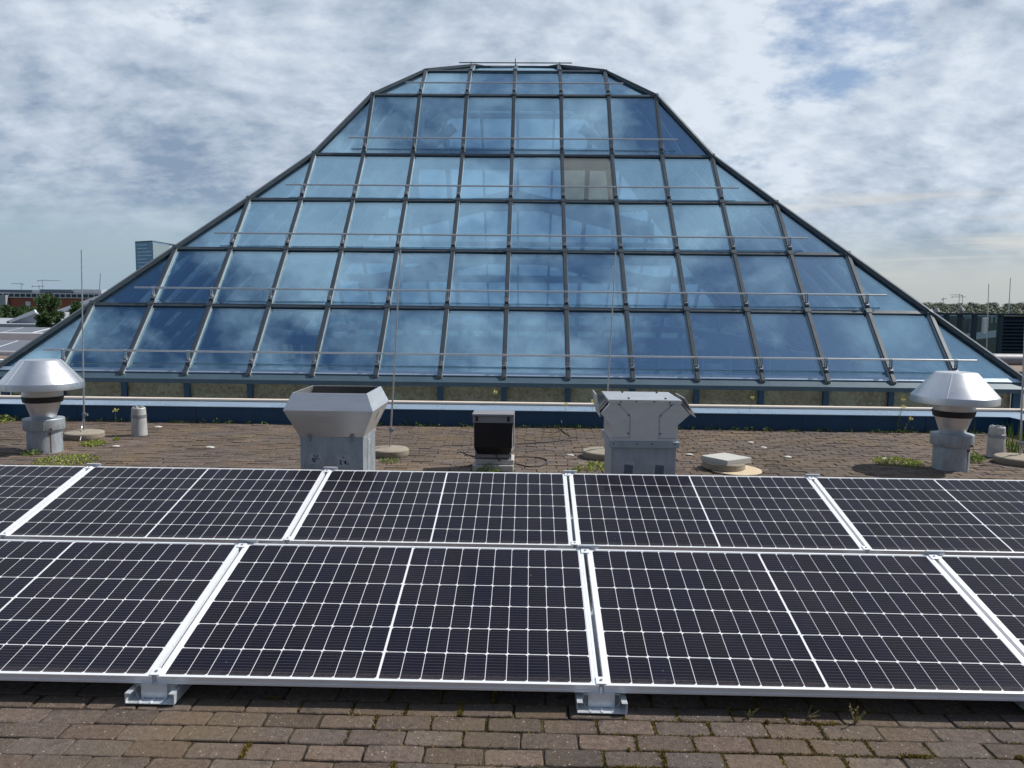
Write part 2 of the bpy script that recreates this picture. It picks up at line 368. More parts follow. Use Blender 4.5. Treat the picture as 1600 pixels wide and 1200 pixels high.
# ---------------------------------------------------------------- ground and roof
XL, XR = G(8, 653).x, G(1571, 676).x          # roof terrace between its two returns
YP = 10.40                                   # front of the kerb wall
g = MB(); g.add([(-9000,-3000,-20),(9000,-3000,-20),(9000,15000,-20),(-9000,15000,-20)], [(0,1,2,3)])
struct(g.build('ground', M['land']))
PX0, PF0 = -0.378, 12.375                     # glass roof: centre line, front foot
HZ = [0.527, 1.539, 2.553, 3.564, 4.599, 6.025, 6.806, 7.202, 7.30]
CX, CY = PX0, PF0+8
d = MB()
d.box(-14, -5, -6, 14, YP+0.9, -0.012-0.05)
d.box(-14, YP+0.9, -6, CX-8.05, 34, -0.062); d.box(CX+8.05, YP+0.9, -6, 14, 34, -0.062); d.box(CX-8.05, CY+8.05, -6, CX+8.05, 34, -0.062)
d.box(CX-8.05, YP+0.9, -6, CX+8.05, CY-8.05, -0.062)
struct(d.build('roof_deck', M['deck']))
s_ = MB(); s_.add([(XL-0.1, 0.6, -0.007), (XR+0.1, 0.6, -0.007), (XR+0.1, YP+0.1, -0.007), (XL-0.1, YP+0.1, -0.007)], [(0,1,2,3)])
struct(s_.build('joint_soil', M['soil']))
pv = MB(); PW, PD = 0.2115, 0.107; row = 0; y = 0.9
joints = []
rnd = random.Random(3)
while y < YP-0.02:
    x = XL + 0.003 - (PW*0.5 if row % 2 else 0) + rnd.uniform(-0.02, 0.02); wav = rnd.uniform(-0.002, 0.002)
    while x < XR:
        x0, x1 = max(x, XL+0.002), min(x+PW, XR-0.002)
        if x1-x0 > 0.02:
            near = y < 3.6
            gp = rnd.uniform(0.0012, 0.0035) if rnd.random() < .85 else 0.006
            if not near: gp = gp*1.1+.0008+max(0, .003*mnoise.noise(Vector((x*1.9, y*2.3, 3))))
            dz = rnd.uniform(-0.0025, 0.0025)*(1 if near else 1.5)+0.004*mnoise.noise(Vector((x*1.3, y*1.3, 0))); tx, ty = rnd.uniform(-.014, .014), rnd.uniform(-.025, .025)*(1 if near else 1.3)
            cx_, cy_ = (x0+x1)/2+rnd.uniform(-.0015,.0015), y+PD/2+wav+rnd.uniform(-.0015, .0015)
            hx, hy = (x1-x0)/2-gp, PD/2-gp; an = rnd.gauss(0, 0.006)
            if near:
                per = []
                for (ax, ay, bx, by, m) in ((-1,-1,1,-1,7),(1,-1,1,1,4),(1,1,-1,1,7),(-1,1,-1,-1,4)):
                    for k in range(m):
                        q = k/m; u, v_ = ax+(bx-ax)*q, ay+(by-ay)*q; jit = 1
                        px_, py_ = u*hx, v_*hy
                        if k == 0: px_ -= u*0.0025; py_ -= v_*0.0025
                        px_ += rnd.uniform(-.0019, .0019); py_ += rnd.uniform(-.0019, .0019)
                        per.append((px_, py_))
            else: per = [(-hx,-hy),(hx,-hy),(hx,hy),(-hx,hy)]
            n = len(per); rings = []
            cs, sn_ = math.cos(an), math.sin(an)
            for ins, zz_ in ((0, -0.03), (0, -0.0045), (0.0022, -0.0012), (0.005, 0.0)):
                for (a_, b_) in per:
                    a2 = a_ - math.copysign(ins, a_) if abs(a_) > hx-0.01 else a_; b2 = b_ - math.copysign(ins, b_) if abs(b_) > hy-0.01 else b_
                    rings.append((cx_+a2*cs-b2*sn_, cy_+a2*sn_+b2*cs, zz_+dz+a2*tx+b2*ty))
            fs = [(i*n+k, i*n+(k+1) % n, (i+1)*n+(k+1) % n, (i+1)*n+k) for i in range(3) for k in range(n)]+[tuple(3*n+k for k in range(n))]
            b_ = rnd.gauss(1, 0.16); hue = rnd.uniform(-.5, .5); big_ = 1+0.28*mnoise.noise(Vector((x*.5, y*.7, 5)))
            col_ = (0.118*b_*big_*(1+.14*hue), 0.092*b_*big_, 0.078*b_*big_*(1-.12*hue))
            pv.add(rings, fs, col_)
            joints.append((cx_, cy_, hx, hy))
        x += PW
    y += PD; row += 1
struct(pv.build('pavement', M['paver']))
# kerb wall round the terrace (navy sheet, pale blue coping, beige lip)
kw = thing('kerb_wall', 'low navy kerb wall with pale blue coping along the foot of the glass roof', 'kerb wall')
b = MB(); b.box(XL-0.5, YP, -0.06, XR+0.5, YP+0.05, 0.211); b.box(XL-0.05, 1, -0.06, XL, YP, 0.211); b.box(XR, 1, -0.06, XR+0.05, YP, 0.211)
b.build('face', M['navy'], kw)
b = MB()
zc0, zc1 = 0.213, 0.236
b.prism([(XL-0.35, YP-0.02, zc0), (XL-0.35, YP+0.34, zc1), (XL-0.35, YP+0.34, zc1+.006), (XL-0.35, YP-0.02, zc0+.008)], (XR-XL+0.7, 0, 0))
b.hexa([(XL-0.36,1,zc1),(XL+0.02,1,zc0),(XL+0.02,YP-.021,zc0),(XL-0.36,YP-.021,zc1)], [(XL-0.36,1,zc1+.007),(XL+0.02,1,zc0+.007),(XL+0.02,YP-.021,zc0+.007),(XL-0.36,YP-.021,zc1+.007)])
b.hexa([(XR-0.02,1,zc0),(XR+0.36,1,zc1),(XR+0.36,YP-.021,zc1),(XR-0.02,YP-.021,zc0)], [(XR-0.02,1,zc0+.007),(XR+0.36,1,zc1+.007),(XR+0.36,YP-.021,zc1+.007),(XR-0.02,YP-.021,zc0+.007)])
b.build('coping', M['cap_blue'], kw)
b = MB()
b.box(XL-0.34, YP+0.345, 0.246, XR+0.34, YP+0.47, 0.276); b.box(XL-0.44, 1, 0.246, XL-0.343, YP+0.47, 0.276); b.box(XR+0.343, 1, 0.246, XR+0.44, YP+0.47, 0.276)
b.build('lip', M['beige'], kw, 0.008)
b = MB(); b.box(XL-0.43, YP+0.37, -0.06, XR+0.43, YP+0.45, 0.245); b.box(XL-0.43, 1, -0.06, XL-0.36, YP+0.369, 0.237); b.box(XR+0.36, 1, -0.06, XR+0.43, YP+0.369, 0.237)
b.build('back_sheet', M['slate'], kw)
b = MB()
rr = random.Random(5)
x = XL+0.4
while x < XR:
    b.lathe([(0.0, 0.009), (0.009, 0.007), (0.011, 0)], 8, (x, YP+0.07+rr.uniform(-.01,.25)*(rr.random()<.3), 0.222)); x += 0.62
b.parts('rivet', M['bracket'], kw)
b = MB(); x = XL+1.1
while x < XR: b.box(x, YP-0.0035, 0.0, x+0.004, YP-0.0005, 0.19); x += 1.6
b.parts('seam', M['black'], kw)

# ---------------------------------------------------------------- glass pyramid roof
py = thing('glass_roof', 'large stepped glass pyramid skylight with blue panes and grey glazing bars', 'glass roof')
def L2W(side, u, v, z):                       # u across, v inwards from the foot, four sides
    x, y = u, v-8
    for _ in range(side): x, y = -y, x
    return Vector((CX+x, CY+y, z))
def nrm(side, k):
    dz = HZ[k+1]-HZ[k]; l = math.hypot(1, dz); n = L2W(side, 0, -dz/l, 1/l)-L2W(side, 0, 0, 0); return n
GT = 0.022
rest = MB()
def pane(side, k, i, mb):                     # pane between bars i and i+1 of row k; i from k to 15-k
    u0, u1 = i-8, i-7; hw = 8-k; n = nrm(side, k)
    p = []
    lo0, lo1 = max(u0, -hw), min(u1, hw); ht = hw-1
    bl, br = L2W(side, lo0, k, HZ[k]), L2W(side, lo1, k, HZ[k])
    P = lambda u, tt: L2W(side, u, k+tt, HZ[k]+(HZ[k+1]-HZ[k])*tt)
    if u0 < -ht: pts = [P(u0, 0), P(u1, 0), P(u1, 1)]
    elif u1 > ht: pts = [P(u0, 0), P(u1, 0), P(u0, 1)]
    else: pts = [P(u0, 0), P(u1, 0), P(u1, 1), P(u0, 1)]
    c = sum(pts, Vector())/len(pts)
    pts = [q+(c-q).normalized()*0.012 for q in pts]
    # very slight individual tilt, so that reflections break from pane to pane
    jr = random.Random(side*1000+k*50+i); tn = Vector((jr.uniform(-1,1), jr.uniform(-1,1), jr.uniform(-1,1)))*0.006
    pts = [q+n*(tn.dot(q-c)) for q in pts]
    mb.prism(pts, n*-GT)
odd = (3, 9)
for k in range(7):
    for i in range(k, 16-k):
        mb = MB(); pane(0, k, i, mb)
        isodd = (k == 3 and i == 9)
        o = mb.build('glass_pane', M['glass_odd'] if isodd else M['glass'], py)
        if isodd: o['label'] = 'bronze green tinted pane unlike the blue ones around it'
for sd_ in (1, 2, 3):
    for k in range(8):
        for i in range(k, 16-k): pane(sd_, k, i, rest)
pane(0, 7, 7, rest); pane(0, 7, 8, rest)
o = rest.build('glass_pane', M['glass'], py); o['kind'] = 'stuff'
for sd_ in range(4):
    for i in range(1, 16):
        mb = MB(); sunlit_side = MB(); kt = min(i, 16-i)
        for k in range(kt):
            n = nrm(sd_, k); a = L2W(sd_, i-8, k, HZ[k]); bq = L2W(sd_, i-8, k+1, HZ[k+1]); dd = (bq-a).normalized()
            if k == 0: a = a-dd*0.10
            if sd_ == 0: sunlit_side.bar(a, bq, 0.078, 0.036, n, 0.0); mb.bar(a, bq, 0.070, 0.046, n, -0.036)
            else: mb.bar(a, bq, 0.075, 0.045, n, -0.003)
            mb.bar(a+dd*.02, bq-dd*0.02, 0.05, -GT-0.003, n, 0.16)
            mb.bar(a+n*.0455, bq+n*.0455, 0.05, 0.008, n, 0)
        rf = mb.build('rafter', M['profile'], py)
        if sd_ == 0: sunlit_side.build('sunlit_side_strip', M['sunlit_side'], rf)  # pale strip added along the front bars to paint their sunlit edges
    for k in range(1, 8):
        n = (nrm(sd_, k)+nrm(sd_, k-1)).normalized(); hw = 8-k; mb = MB()
        mb.bar(L2W(sd_, -hw, k, HZ[k]), L2W(sd_, hw, k, HZ[k]), 0.065, 0.026, n, -0.003)
        mb.bar(L2W(sd_, -hw+.05, k, HZ[k]), L2W(sd_, hw-.05, k, HZ[k]), 0.05, -GT-0.003, n, 0.12)
        mb.build('transom', M['profile'], py)
    mb = MB()
    for k in range(8):
        n = (nrm(sd_, k)+nrm((sd_+1) % 4, k)).normalized()
        a = L2W(sd_, 8-k, k, HZ[k]); bq = L2W(sd_, 7-k, k+1, HZ[k+1]); dd = (bq-a).normalized()
        mb.bar(a-dd*(0.08 if k == 0 else 0), bq, 0.10, 0.06, n, 0.0); mb.bar(a, bq, 0.06, -0.02, n, 0.2)
    mb.build('hip_rafter', M['profile'], py)
# eaves flashing, fascia, posts, concrete strip
ev = 8.0
for sd_ in range(4):
    mb = MB(); z0 = HZ[0]
    e = [(-0.02, z0-0.035), (-0.17, z0-0.120), (-0.175, z0-0.185), (-0.15, z0-0.185), (-0.02, z0-0.09)]
    def ring(u_sign): return [L2W(sd_, u_sign*(8-v_), v_, z_) for v_, z_ in e]
    A, B = ring(-1), ring(1); nn = len(e)
    mb.add(A+B, [tuple(range(nn)), tuple(range(nn, 2*nn))[::-1]]+[(i, nn+i, nn+(i+1) % nn, (i+1) % nn) for i in range(nn)])
    mb.build('eaves_flashing', M['slate'], py)
    mb = MB(); mb.bar(L2W(sd_, -8, 0, z0-0.012), L2W(sd_, 8, 0, z0-0.012), 0.07, 0.02, nrm(sd_, 0), 0.01)
    mb.build('sill_strip', M['cap_blue'], py)
    mb = MB(); mb.prism([L2W(sd_, -7.92, 0.03, 0.0), L2W(sd_, 7.92, 0.03, 0.0), L2W(sd_, 7.92, 0.03, z0-0.12), L2W(sd_, -7.92, 0.03, z0-0.12)], L2W(sd_, 0, 0.02, 0)-L2W(sd_, 0, 0, 0))
    mb.build('strip_glazing', M['glass_clear'], py)
    mb = MB(); mb.prism([L2W(sd_, -7.8, 0.05, -0.3), L2W(sd_, 7.8, 0.05, -0.3), L2W(sd_, 7.8, 0.05, z0-0.10), L2W(sd_, -7.8, 0.05, z0-0.10)], L2W(sd_, 0, 0.15, 0)-L2W(sd_, 0, 0, 0))
    mb.build('concrete_upstand', M['wall_conc'], py)
    for i in range(0, 17):
        u = max(-7.9, min(7.9, i-8)); mb = MB(); mb.bar(L2W(sd_, u, 0.0, -0.06), L2W(sd_, u, 0.0, z0-0.12), 0.085, 0.026, L2W(sd_, 0, 1, 0)-L2W(sd_, 0, 0, 0))
        if sd_ == 0: mb.build('post', M['navy'], py)
        else:
            if i == 0: allp = MB()
            allp.v += []; allp.add(mb.v, mb.f)
    if sd_: allp.parts('post', M['navy'], py)
mb = MB(); mb.box(CX-9, YP+0.5, -0.05, CX+9, PF0-0.03, -0.02); mb.build('gutter_bounce_floor', M['concrete_lt'], py)  # hidden pale floor added to bounce sunlight onto the concrete strip
# small clip lines: end plates where bars meet
mb = MB()
for k in range(1, 7):
    for i in range(k, 17-k):
        n = nrm(0, k); a = L2W(0, i-8, k, HZ[k])+n*0.045; mb.add([a+Vector((sx_*.05, 0, 0))+(L2W(0, 0, 1, HZ[k+1]-HZ[k])-L2W(0, 0, 0, 0)).normalized()*sy_*.045+n*h for h in (0, .014) for sx_, sy_ in ((-1,-1),(1,-1),(1,1),(-1,1))],
               [(3,2,1,0),(4,5,6,7),(0,1,5,4),(1,2,6,5),(2,3,7,6),(3,0,4,7)])
mb.parts('node_plate', M['profile'], py)
# safety rails along the front face with brackets on every bar
RT, RD = 0.25, 0.155
for k in range(6):
    n = nrm(0, k); hw = 8-k-1+0.32; tt = 0.185 if k != 5 else 0.235
    zr = HZ[k]+(HZ[k+1]-HZ[k])*tt
    c0 = L2W(0, -hw, k+tt, zr)+n*RD; c1 = L2W(0, hw, k+tt, zr)+n*RD
    mb = MB(); mb.tube([c0, c1], 0.0165, 10); rail = mb.build('safety_rail', M['rail'], py)
    sl = (L2W(0, 0, 1, HZ[k+1]-HZ[k])-L2W(0, 0, 0, 0)).normalized()
    for i in range(k+1, 16-k):
        a = L2W(0, i-8, k+tt, zr); q = a+n*RD; mb = MB()
        foot = a-sl*0.12+n*0.055
        for s in (-1, 1):
            o_ = Vector((s*0.014, 0, 0))
            mb.add([foot+o_-sl*.035, foot+o_+sl*.035, q+o_+sl*.022+n*.022, q+o_-sl*.022+n*.022] + [foot+o_*1.25-sl*.035, foot+o_*1.25+sl*.035, q+o_*1.25+sl*.022+n*.022, q+o_*1.25-sl*.022+n*.022],
                   [(3,2,1,0),(4,5,6,7),(0,1,5,4),(1,2,6,5),(2,3,7,6),(3,0,4,7)])
        mb.bar(foot-sl*.05, foot+sl*.05, 0.07, 0.012, n, 0.0)
        mb.bar(foot-sl*0.045+n*.012, foot-sl*0.02+n*.012, 0.045, 0.022, n, 0.0)
        mb.build('bracket', M['bracket'], rail)
# top rail on three posts
zt = HZ[6]
mb = MB(); mb.tube([L2W(0, -1.27, 6.15, zt+0.24), L2W(0, 1.27, 6.15, zt+0.24)], 0.014, 8); rail = mb.build('safety_rail', M['bracket'], py)
for u in (-1, 0, 1):
    mb = MB(); mb.tube([L2W(0, u, 6.15, zt+0.06), L2W(0, u, 6.15, zt+(0.26 if u else 0.33))], 0.012, 6); mb.bar(L2W(0, u, 6.08, zt+.05), L2W(0, u, 6.22, zt+.09), 0.06, 0.02); mb.build('bracket', M['bracket'], rail)
# inner steel frame seen through the panes
for sd_ in range(4):
    mb = MB()
    for hw_, k in ((4, 4),):
        for u in (-2, 2):
            for kk in range(0, 6):
                n = nrm(sd_, kk); a = L2W(sd_, u, kk, HZ[kk])-n*0.42; bq = L2W(sd_, u, kk+1, HZ[kk+1])-n*0.42; mb.bar(a, bq, 0.12, 0.13, n)
        for kk in (2, 4, 5):
            hw2 = 8-kk-.5; mb.bar(L2W(sd_, -hw2, kk+.4, HZ[kk]-.1), L2W(sd_, hw2, kk+.4, HZ[kk]-.1), 0.12, 0.10)
    mb.parts('inner_frame', M['truss'], py)
for (yy_, zr_, hw_, rise, th) in ((17.8, 4.15, 3.1, 0.72, 0.36), (18.6, 3.0, 3.6, 0.78, 0.34)):
    mb = MB(); mb.prism([(CX-hw_, yy_, zr_-rise), (CX-hw_, yy_, zr_-rise-th), (CX, yy_, zr_-th*.85), (CX+hw_, yy_, zr_-rise-th), (CX+hw_, yy_, zr_-rise), (CX, yy_, zr_)], (0, 0.18, 0))
    mb.build('gable_beam', M['truss'], py)
mb = MB()
mb.box(CX-7.75, CY-7.75, -9.0, CX+7.75, CY+7.75, -8.9)
mb.build('atrium_floor', M['floor_in'], py)
mb = MB()
for a_ in range(4):
    mb.prism([L2W(a_, -7.6, 0.3, -8.9), L2W(a_, 7.6, 0.3, -8.9), L2W(a_, 7.6, 0.3, -0.32), L2W(a_, -7.6, 0.3, -0.32)], L2W(a_, 0, 0.1, 0)-L2W(a_, 0, 0, 0))
mb.parts('atrium_wall', M['wall_in'], py)
for zl in (-0.9, -4.6):                        # gallery floors round the void
    mb = MB()
    for a_ in range(4): mb.prism([L2W(a_, -7.5, 0.42, zl), L2W(a_, 7.5, 0.42, zl), L2W(a_, 5.3, 2.7, zl), L2W(a_, -5.3, 2.7, zl)], (0, 0, 0.3))
    mb.parts('gallery', M['truss'], py)
mb = MB()
for a_ in range(4):
    for u in (-4.5, -1.5, 1.5, 4.5): mb.tube([L2W(a_, u, 2.9, -8.9), L2W(a_, u, 2.9, 0.9)], 0.09, 10)
    mb.bar(L2W(a_, -5.2, 2.9, 0.9), L2W(a_, 5.2, 2.9, 0.9), 0.10, 0.09)
mb.parts('column', M['truss'], py)

# ---------------------------------------------------------------- solar panels
PL, PWD, TH = 1.755, 1.038, 0.035
TILT = 0.226
def make_panel(label):
    t_ = thing('solar_panel', label, 'solar panel', group='solar panels on the terrace')
    # local: x along row 0..PL, y up the slope 0..PWD, z = 0 top
    f = MB(); ls, lw_ = 0.009, 0.024
    f.box(0, 0, -TH, PL, ls, 0); f.box(0, PWD-ls, -TH, PL, PWD, 0)
    f.box(0, ls, -TH, 0.011, PWD-ls, -0.0004); f.box(PL-0.011, ls, -TH, PL, PWD-ls, -0.0004)
    f.box(0.011, ls, -0.006, lw_, PWD-ls, -0.0012); f.box(PL-lw_, ls, -0.006, PL-0.011, PWD-ls, -0.0012)
    f.box(0.001, -0.003, -TH, PL-0.001, 0, -TH+0.010); f.box(0.001, -0.0025, -0.0075, PL-0.001, 0, -0.0002)
    f.build('frame', M['alu'], t_)
    bsh = MB(); bsh.box(lw_, ls, -0.007, PL-lw_, PWD-ls, -0.0025); bsh.build('backsheet', M['backsheet'], t_)
    c_ = MB(); mx, my, mid, gx, gy = 0.028, 0.014, 0.0105, 0.0030, 0.0056
    cw = ((PL-2*mx-mid)/2+gx)/10-gx; ch = (PWD-2*my+gy)/6-gy; rr = random.Random(11)
    for half in (0, 1):
        for j in range(10):
            for r_ in range(6):
                x0 = mx+half*((PL-2*mx-mid)/2+mid)+j*(cw+gx); y0 = my+r_*(ch+gy); x1, y1 = x0+cw, y0+ch
                a_, b_ = (0.0085, 0.0025) if r_ % 2 else (0.0025, 0.0085)
                z = -0.0016
                k_ = rr.uniform(0.8, 1.25); col_ = (0.0044*k_, 0.0036*k_*rr.uniform(.94,1.05), 0.0115*k_*rr.uniform(.85, 1.15))
                c_.add([(x0+a_,y0,z),(x1-b_,y0,z),(x1,y0+b_,z),(x1,y1-b_,z),(x1-b_,y1,z),(x0+a_,y1,z),(x0,y1-a_,z),(x0,y0+a_,z)], [tuple(range(8))], col_)
    c_.build('cells', M['cell'], t_)
    j_ = MB(); j_.box(PL/2-.06, PWD-.12, -0.03, PL/2+.06, PWD-.06, -0.008); j_.build('junction_box', M['black'], t_)
    return t_
S = PL+0.020
rows = [(-1.4715, 3.0027, EYE-1.4753, range(-1, 3), [
            'solar panel in the front row cut off by the left edge of the picture',
            'solar panel in the front row whose lower corners rest on both visible metal feet',
            'solar panel in the front row between the right metal foot and the right slanting joint',
            'solar panel in the front row of which only a corner shows at the right edge']),
        (-1.4762, 4.7583, EYE-1.4499, range(-2, 3), [
            'solar panel in the back row cut off by the left edge, by the left cowl',
            'solar panel in the back row, second from left, in front of the open-topped duct',
            'solar panel in the back row directly in front of the black floodlight box',
            'solar panel in the back row in front of the two-winged duct and the slab stack',
            'solar panel in the back row at right, in front of the right cowl vent'])]
pan = None
for (x0, y0, z0, idx, labs) in rows:
    for i, lb in zip(idx, labs):
        if pan is None: pan = make_panel(lb); o = pan
        else: o = copy_tree(pan); o['label'] = lb
        o.location = (x0+i*S+0.010, y0, z0); o.rotation_euler = (TILT, 0, 0)
# type plates under two front panels
mount = None
def make_mount(label):
    t_ = thing('panel_mount', label, 'panel mount', group='metal mounts under the panel joints')
    # local origin: joint centre on the paving below the lower edge; y runs back under the panel
    gz = 0.010
    b = MB(); hw = 0.098
    b.box(-hw, -0.045, gz, hw, 1.12, gz+0.003)
    for s in (-1, 1):
        b.box(min(s*hw, s*(hw-.003)), -0.045, gz+.003, max(s*hw, s*(hw-.003)), 1.12, gz+0.040)
        x0, x1 = sorted((s*(hw-0.022), s*hw)); b.box(x0, -0.045, gz+0.040, x1, 1.12, gz+0.043)
    for q in (-.045, 0, .045): b.box(q-.004, -0.043, gz+.003, q+.004, 1.1, gz+.006)
    b.build('base_tray', M['galv'], t_)
    b = MB(); b.box(-.052, -0.004, gz+.006, .052, 0.0, gz+.062); b.box(-.052, 0.0, gz+.058, .052, 0.05, gz+.062); b.build('front_plate', M['galv'], t_)
    b = MB()
    for s in (-1, 1): b.tube([(s*.052, .004, gz+.055), (s*.072, .002, gz+.055), (s*.074, -.004, gz+.03), (s*.062, -.008, gz+.008)], 0.002, 6); 
    b.parts('spring_wire', M['rail'], t_)
    b = MB(); Zt = 0.105+math.sin(TILT)*PWD
    yb = math.cos(TILT)*PWD
    b.box(-.045, yb-0.01, gz+.006, .045, yb+0.015, Zt-.05); b.box(-0.03, yb+0.012, Zt-.06, 0.07, yb+0.017, Zt+0.020); b.box(-0.03, yb-.003, Zt+0.0165, 0.07, yb+0.0115, Zt+0.020)
    b.build('rear_support', M['galv'], t_)
    for yl in (0.022, PWD-0.022):
        b = MB(); cs, sn_ = math.cos(TILT), math.sin(TILT)
        def q(x, y_, z_): return (x, y_*cs-z_*sn_, 0.105+y_*sn_+z_*cs)
        for (xa, ya, za, xb, yb_, zb) in ((-.021, yl-.021, .0008, .021, yl+.021, .0045), (-.008, yl-.020, -.036, -.006, yl+.02, .0008), (.006, yl-.020, -.036, .008, yl+.02, .0008)):
            b.hexa([q(xa,ya,za),q(xb,ya,za),q(xb,yb_,za),q(xa,yb_,za)], [q(xa,ya,zb),q(xb,ya,zb),q(xb,yb_,zb),q(xa,yb_,zb)])
        cl = b.build('clamp', M['alu'], t_, 0.001)
        b = MB(); b.tube([q(0, yl, .0045), q(0, yl, .008)], 0.006, 6); b.build('bolt', M['bracket'], cl)
    return t_
mlab = [['metal mount whose channel foot sticks out at lower left below the front panels',
         'metal mount whose channel foot sticks out at lower centre below the front panels',
         'metal mount at the slanting joint at right of the front row'],
        ['metal mount at the leftmost visible joint of the back row', 'metal mount at the back-row joint in front of the open-topped duct',
         'metal mount at the middle joint of the back row', 'metal mount at the right-hand joint of the back row']]
for (x0, y0, z0, idx, labs), js, lb in zip(rows, (range(0, 3), range(-1, 3)), mlab):
    for i, l_ in zip(js, lb):
        if mount is None: mount = make_mount(l_); o = mount
        else: o = copy_tree(mount); o['label'] = l_
        o.location = (x0+i*S, y0, z0-0.105); 
# ---------------------------------------------------------------- cowl vents
def cowl(label, pos, rz):
    t_ = thing('cowl_vent', label, 'vent', pos, rz, 'cowl vents at the two ends of the terrace'); t_.scale = (.885, .885, 1)
    b = MB(); b.lathe([(0.19, 0), (0.188, 0.25), (0.186, 0.30)], 48); b.build('drum', M['sheet_dull'], t_)
    b = MB(); b.lathe([(0.190, 0.245), (0.222, 0.245), (0.223, 0.247), (0.222, 0.355), (0.218, 0.36), (0.10, 0.362)], 48); b.box(-.006, -.226, .247, .006, -.219, .356); b.build('collar', M['sheet_dull'], t_)
    b = MB(); b.lathe([(0.128, 0.355), (0.132, 0.37), (0.205, 0.565), (0.216, 0.60), (0.219, 0.70)], 48); b.build('neck', M['sheet'], t_)
    b = MB(); b.lathe([(0.200, 0.535), (0.210, 0.533), (0.226, 0.592), (0.217, 0.594)], 48); b.build('black_band', M['black'], t_)
    b = MB(); b.lathe([(0.42, 0.672), (0.446, 0.672), (0.449, 0.674), (0.450, 0.735), (0.448, 0.742), (0.225, 0.965), (0.21, 0.975), (0.12, 0.981), (0.0, 0.983)], 64)
    b.lathe([(0.42, 0.672), (0.43, 0.735), (0.21, 0.95), (0, 0.96)], 48); cp = b.build('cap', M['cap'], t_)
    b = MB()
    for an in (-0.9, 1.2, 3.3):
        a = Vector((math.cos(an-1.57), math.sin(an-1.57), 0)); b.tube([a*0.451+Vector((0,0,.676)), a*0.4515+Vector((0,0,.742)), a*0.226+Vector((0,0,.967))], 0.0035, 6)
    b.parts('cap_seam', M['sheet'], cp)
    b = MB()
    for an in (-1.2, .9, 2.9): 
        a = Vector((math.cos(an), math.sin(an), 0)); b.tube([a*0.21+Vector((0,0,.66)), a*0.30+Vector((0,0,.80))], 0.012, 6)
    b.parts('stay', M['sheet'], t_)
    b = MB(); an = -1.25
    for z_, rr_ in ((.21, .19), (.262, .224)):
        a = Vector((math.cos(an)*rr_, math.sin(an)*rr_, z_)); b.box(a.x-.012, a.y-.012, a.z-.009, a.x+.012, a.y+.012, a.z+.009)
    b.parts('clip', M['rust'], t_)
    b = MB(); a0, a1 = an-.05, an+.045
    b.add([(math.cos(q)*.1912, math.sin(q)*.1912, z) for z in (0.01, .2) for q in (a0+.02, a1)], [(0, 1, 3, 2)]); b.build('rust_streak', M['rust'], t_)
    return t_
pr_ = G(1484, 738); cowl('aluminium cowl vent with a conical cap at the right end of the terrace', tuple(pr_*(1+.19/pr_.y)), 0.25)
pl_ = G(71, 711); cowl('aluminium cowl vent with a conical cap at the left end of the terrace', tuple(pl_*(1+.19/pl_.y)), 0.55)
# ---------------------------------------------------------------- ducts
def shell(mb, rings, th=0.006):                # square rings (half, z) joined as an open skin with thickness
    for s, sg in ((0, 1), (-th, -1)):
        vs = []
        for h, z in rings:
            h = h+s; vs += [(-h,-h,z),(h,-h,z),(h,h,z),(-h,h,z)]
        fs = []
        for i in range(len(rings)-1):
            for k in range(4):
                q = (i*4+k, i*4+(k+1) % 4, (i+1)*4+(k+1) % 4, (i+1)*4+k); fs.append(q if sg > 0 else q[::-1])
        mb.add(vs, fs)
    h, z = rings[-1]; a = h; c = h-th
    mb.add([(-a,-a,z),(a,-a,z),(a,a,z),(-a,a,z),(-c,-c,z),(c,-c,z),(c,c,z),(-c,c,z)], [(0,1,5,4),(1,2,6,5),(2,3,7,6),(3,0,4,7)])
dl = D(518, 686, 6.2)
du = thing('roof_duct', 'sheet metal duct with a flared open top between the left cowl vent and the floodlight', 'duct', (dl.x, 6.45, 0), 0)
b = MB(); shell(b, [(0.25, 0), (0.25, 0.515)]); b.box(-.254, -.254, .515, .254, .254, .535); b.build('base', M['sheet_dull'], du)
b = MB(); shell(b, [(0.252, 0.537), (0.352, 0.757), (0.295, 0.890)], 0.01); b.build('hood', M['sheet'], du, 0.0015)
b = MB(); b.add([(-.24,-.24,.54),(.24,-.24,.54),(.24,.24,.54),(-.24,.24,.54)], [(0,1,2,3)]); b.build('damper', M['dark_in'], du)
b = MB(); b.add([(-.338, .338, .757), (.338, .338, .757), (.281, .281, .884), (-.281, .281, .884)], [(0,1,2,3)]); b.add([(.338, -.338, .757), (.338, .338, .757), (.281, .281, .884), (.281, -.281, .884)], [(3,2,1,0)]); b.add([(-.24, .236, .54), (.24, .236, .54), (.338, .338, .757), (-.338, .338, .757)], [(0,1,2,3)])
b.build('shade_lining', M['dark_in'], du)  # dark sheets over the hood's inner faces, painting in their shade
b = MB()
for x_ in (-.17, .165): b.box(x_-.006, -.262, .500, .006+x_, -.254, .552); b.box(x_-.016, -.275, .540, .016+x_, -.262, .556)
b.parts('hook', M['bracket'], du)
b = MB()
for (sx0, zc, w_, h_) in ((-.13, .36, .10, .085), (.095, .345, .11, .10)):
    b.box(sx0-w_/2, -.2518, zc-h_/2, sx0+w_/2, -.2508, zc+h_/2)
b.parts('torn_label', M['residue'], du)
r5 = random.Random(9)
for (sx0, zc) in ((-.13, .36), (.095, .345)):
    b = MB()
    for _ in range(9):
        x_, z_ = sx0+r5.uniform(-.035, .035), zc+r5.uniform(-.03, .028); w_, h_ = r5.uniform(.006, .02), r5.uniform(.006, .028)
        b.add([(x_, -.2525, z_), (x_+w_, -.2525, z_-h_*.3), (x_+w_*1.2, -.2525, z_+h_), (x_+w_*.2, -.2525, z_+h_*.7)], [(0,1,2,3)])
    b.build('label_remnant', M['residue_dk'], du)
b = MB()
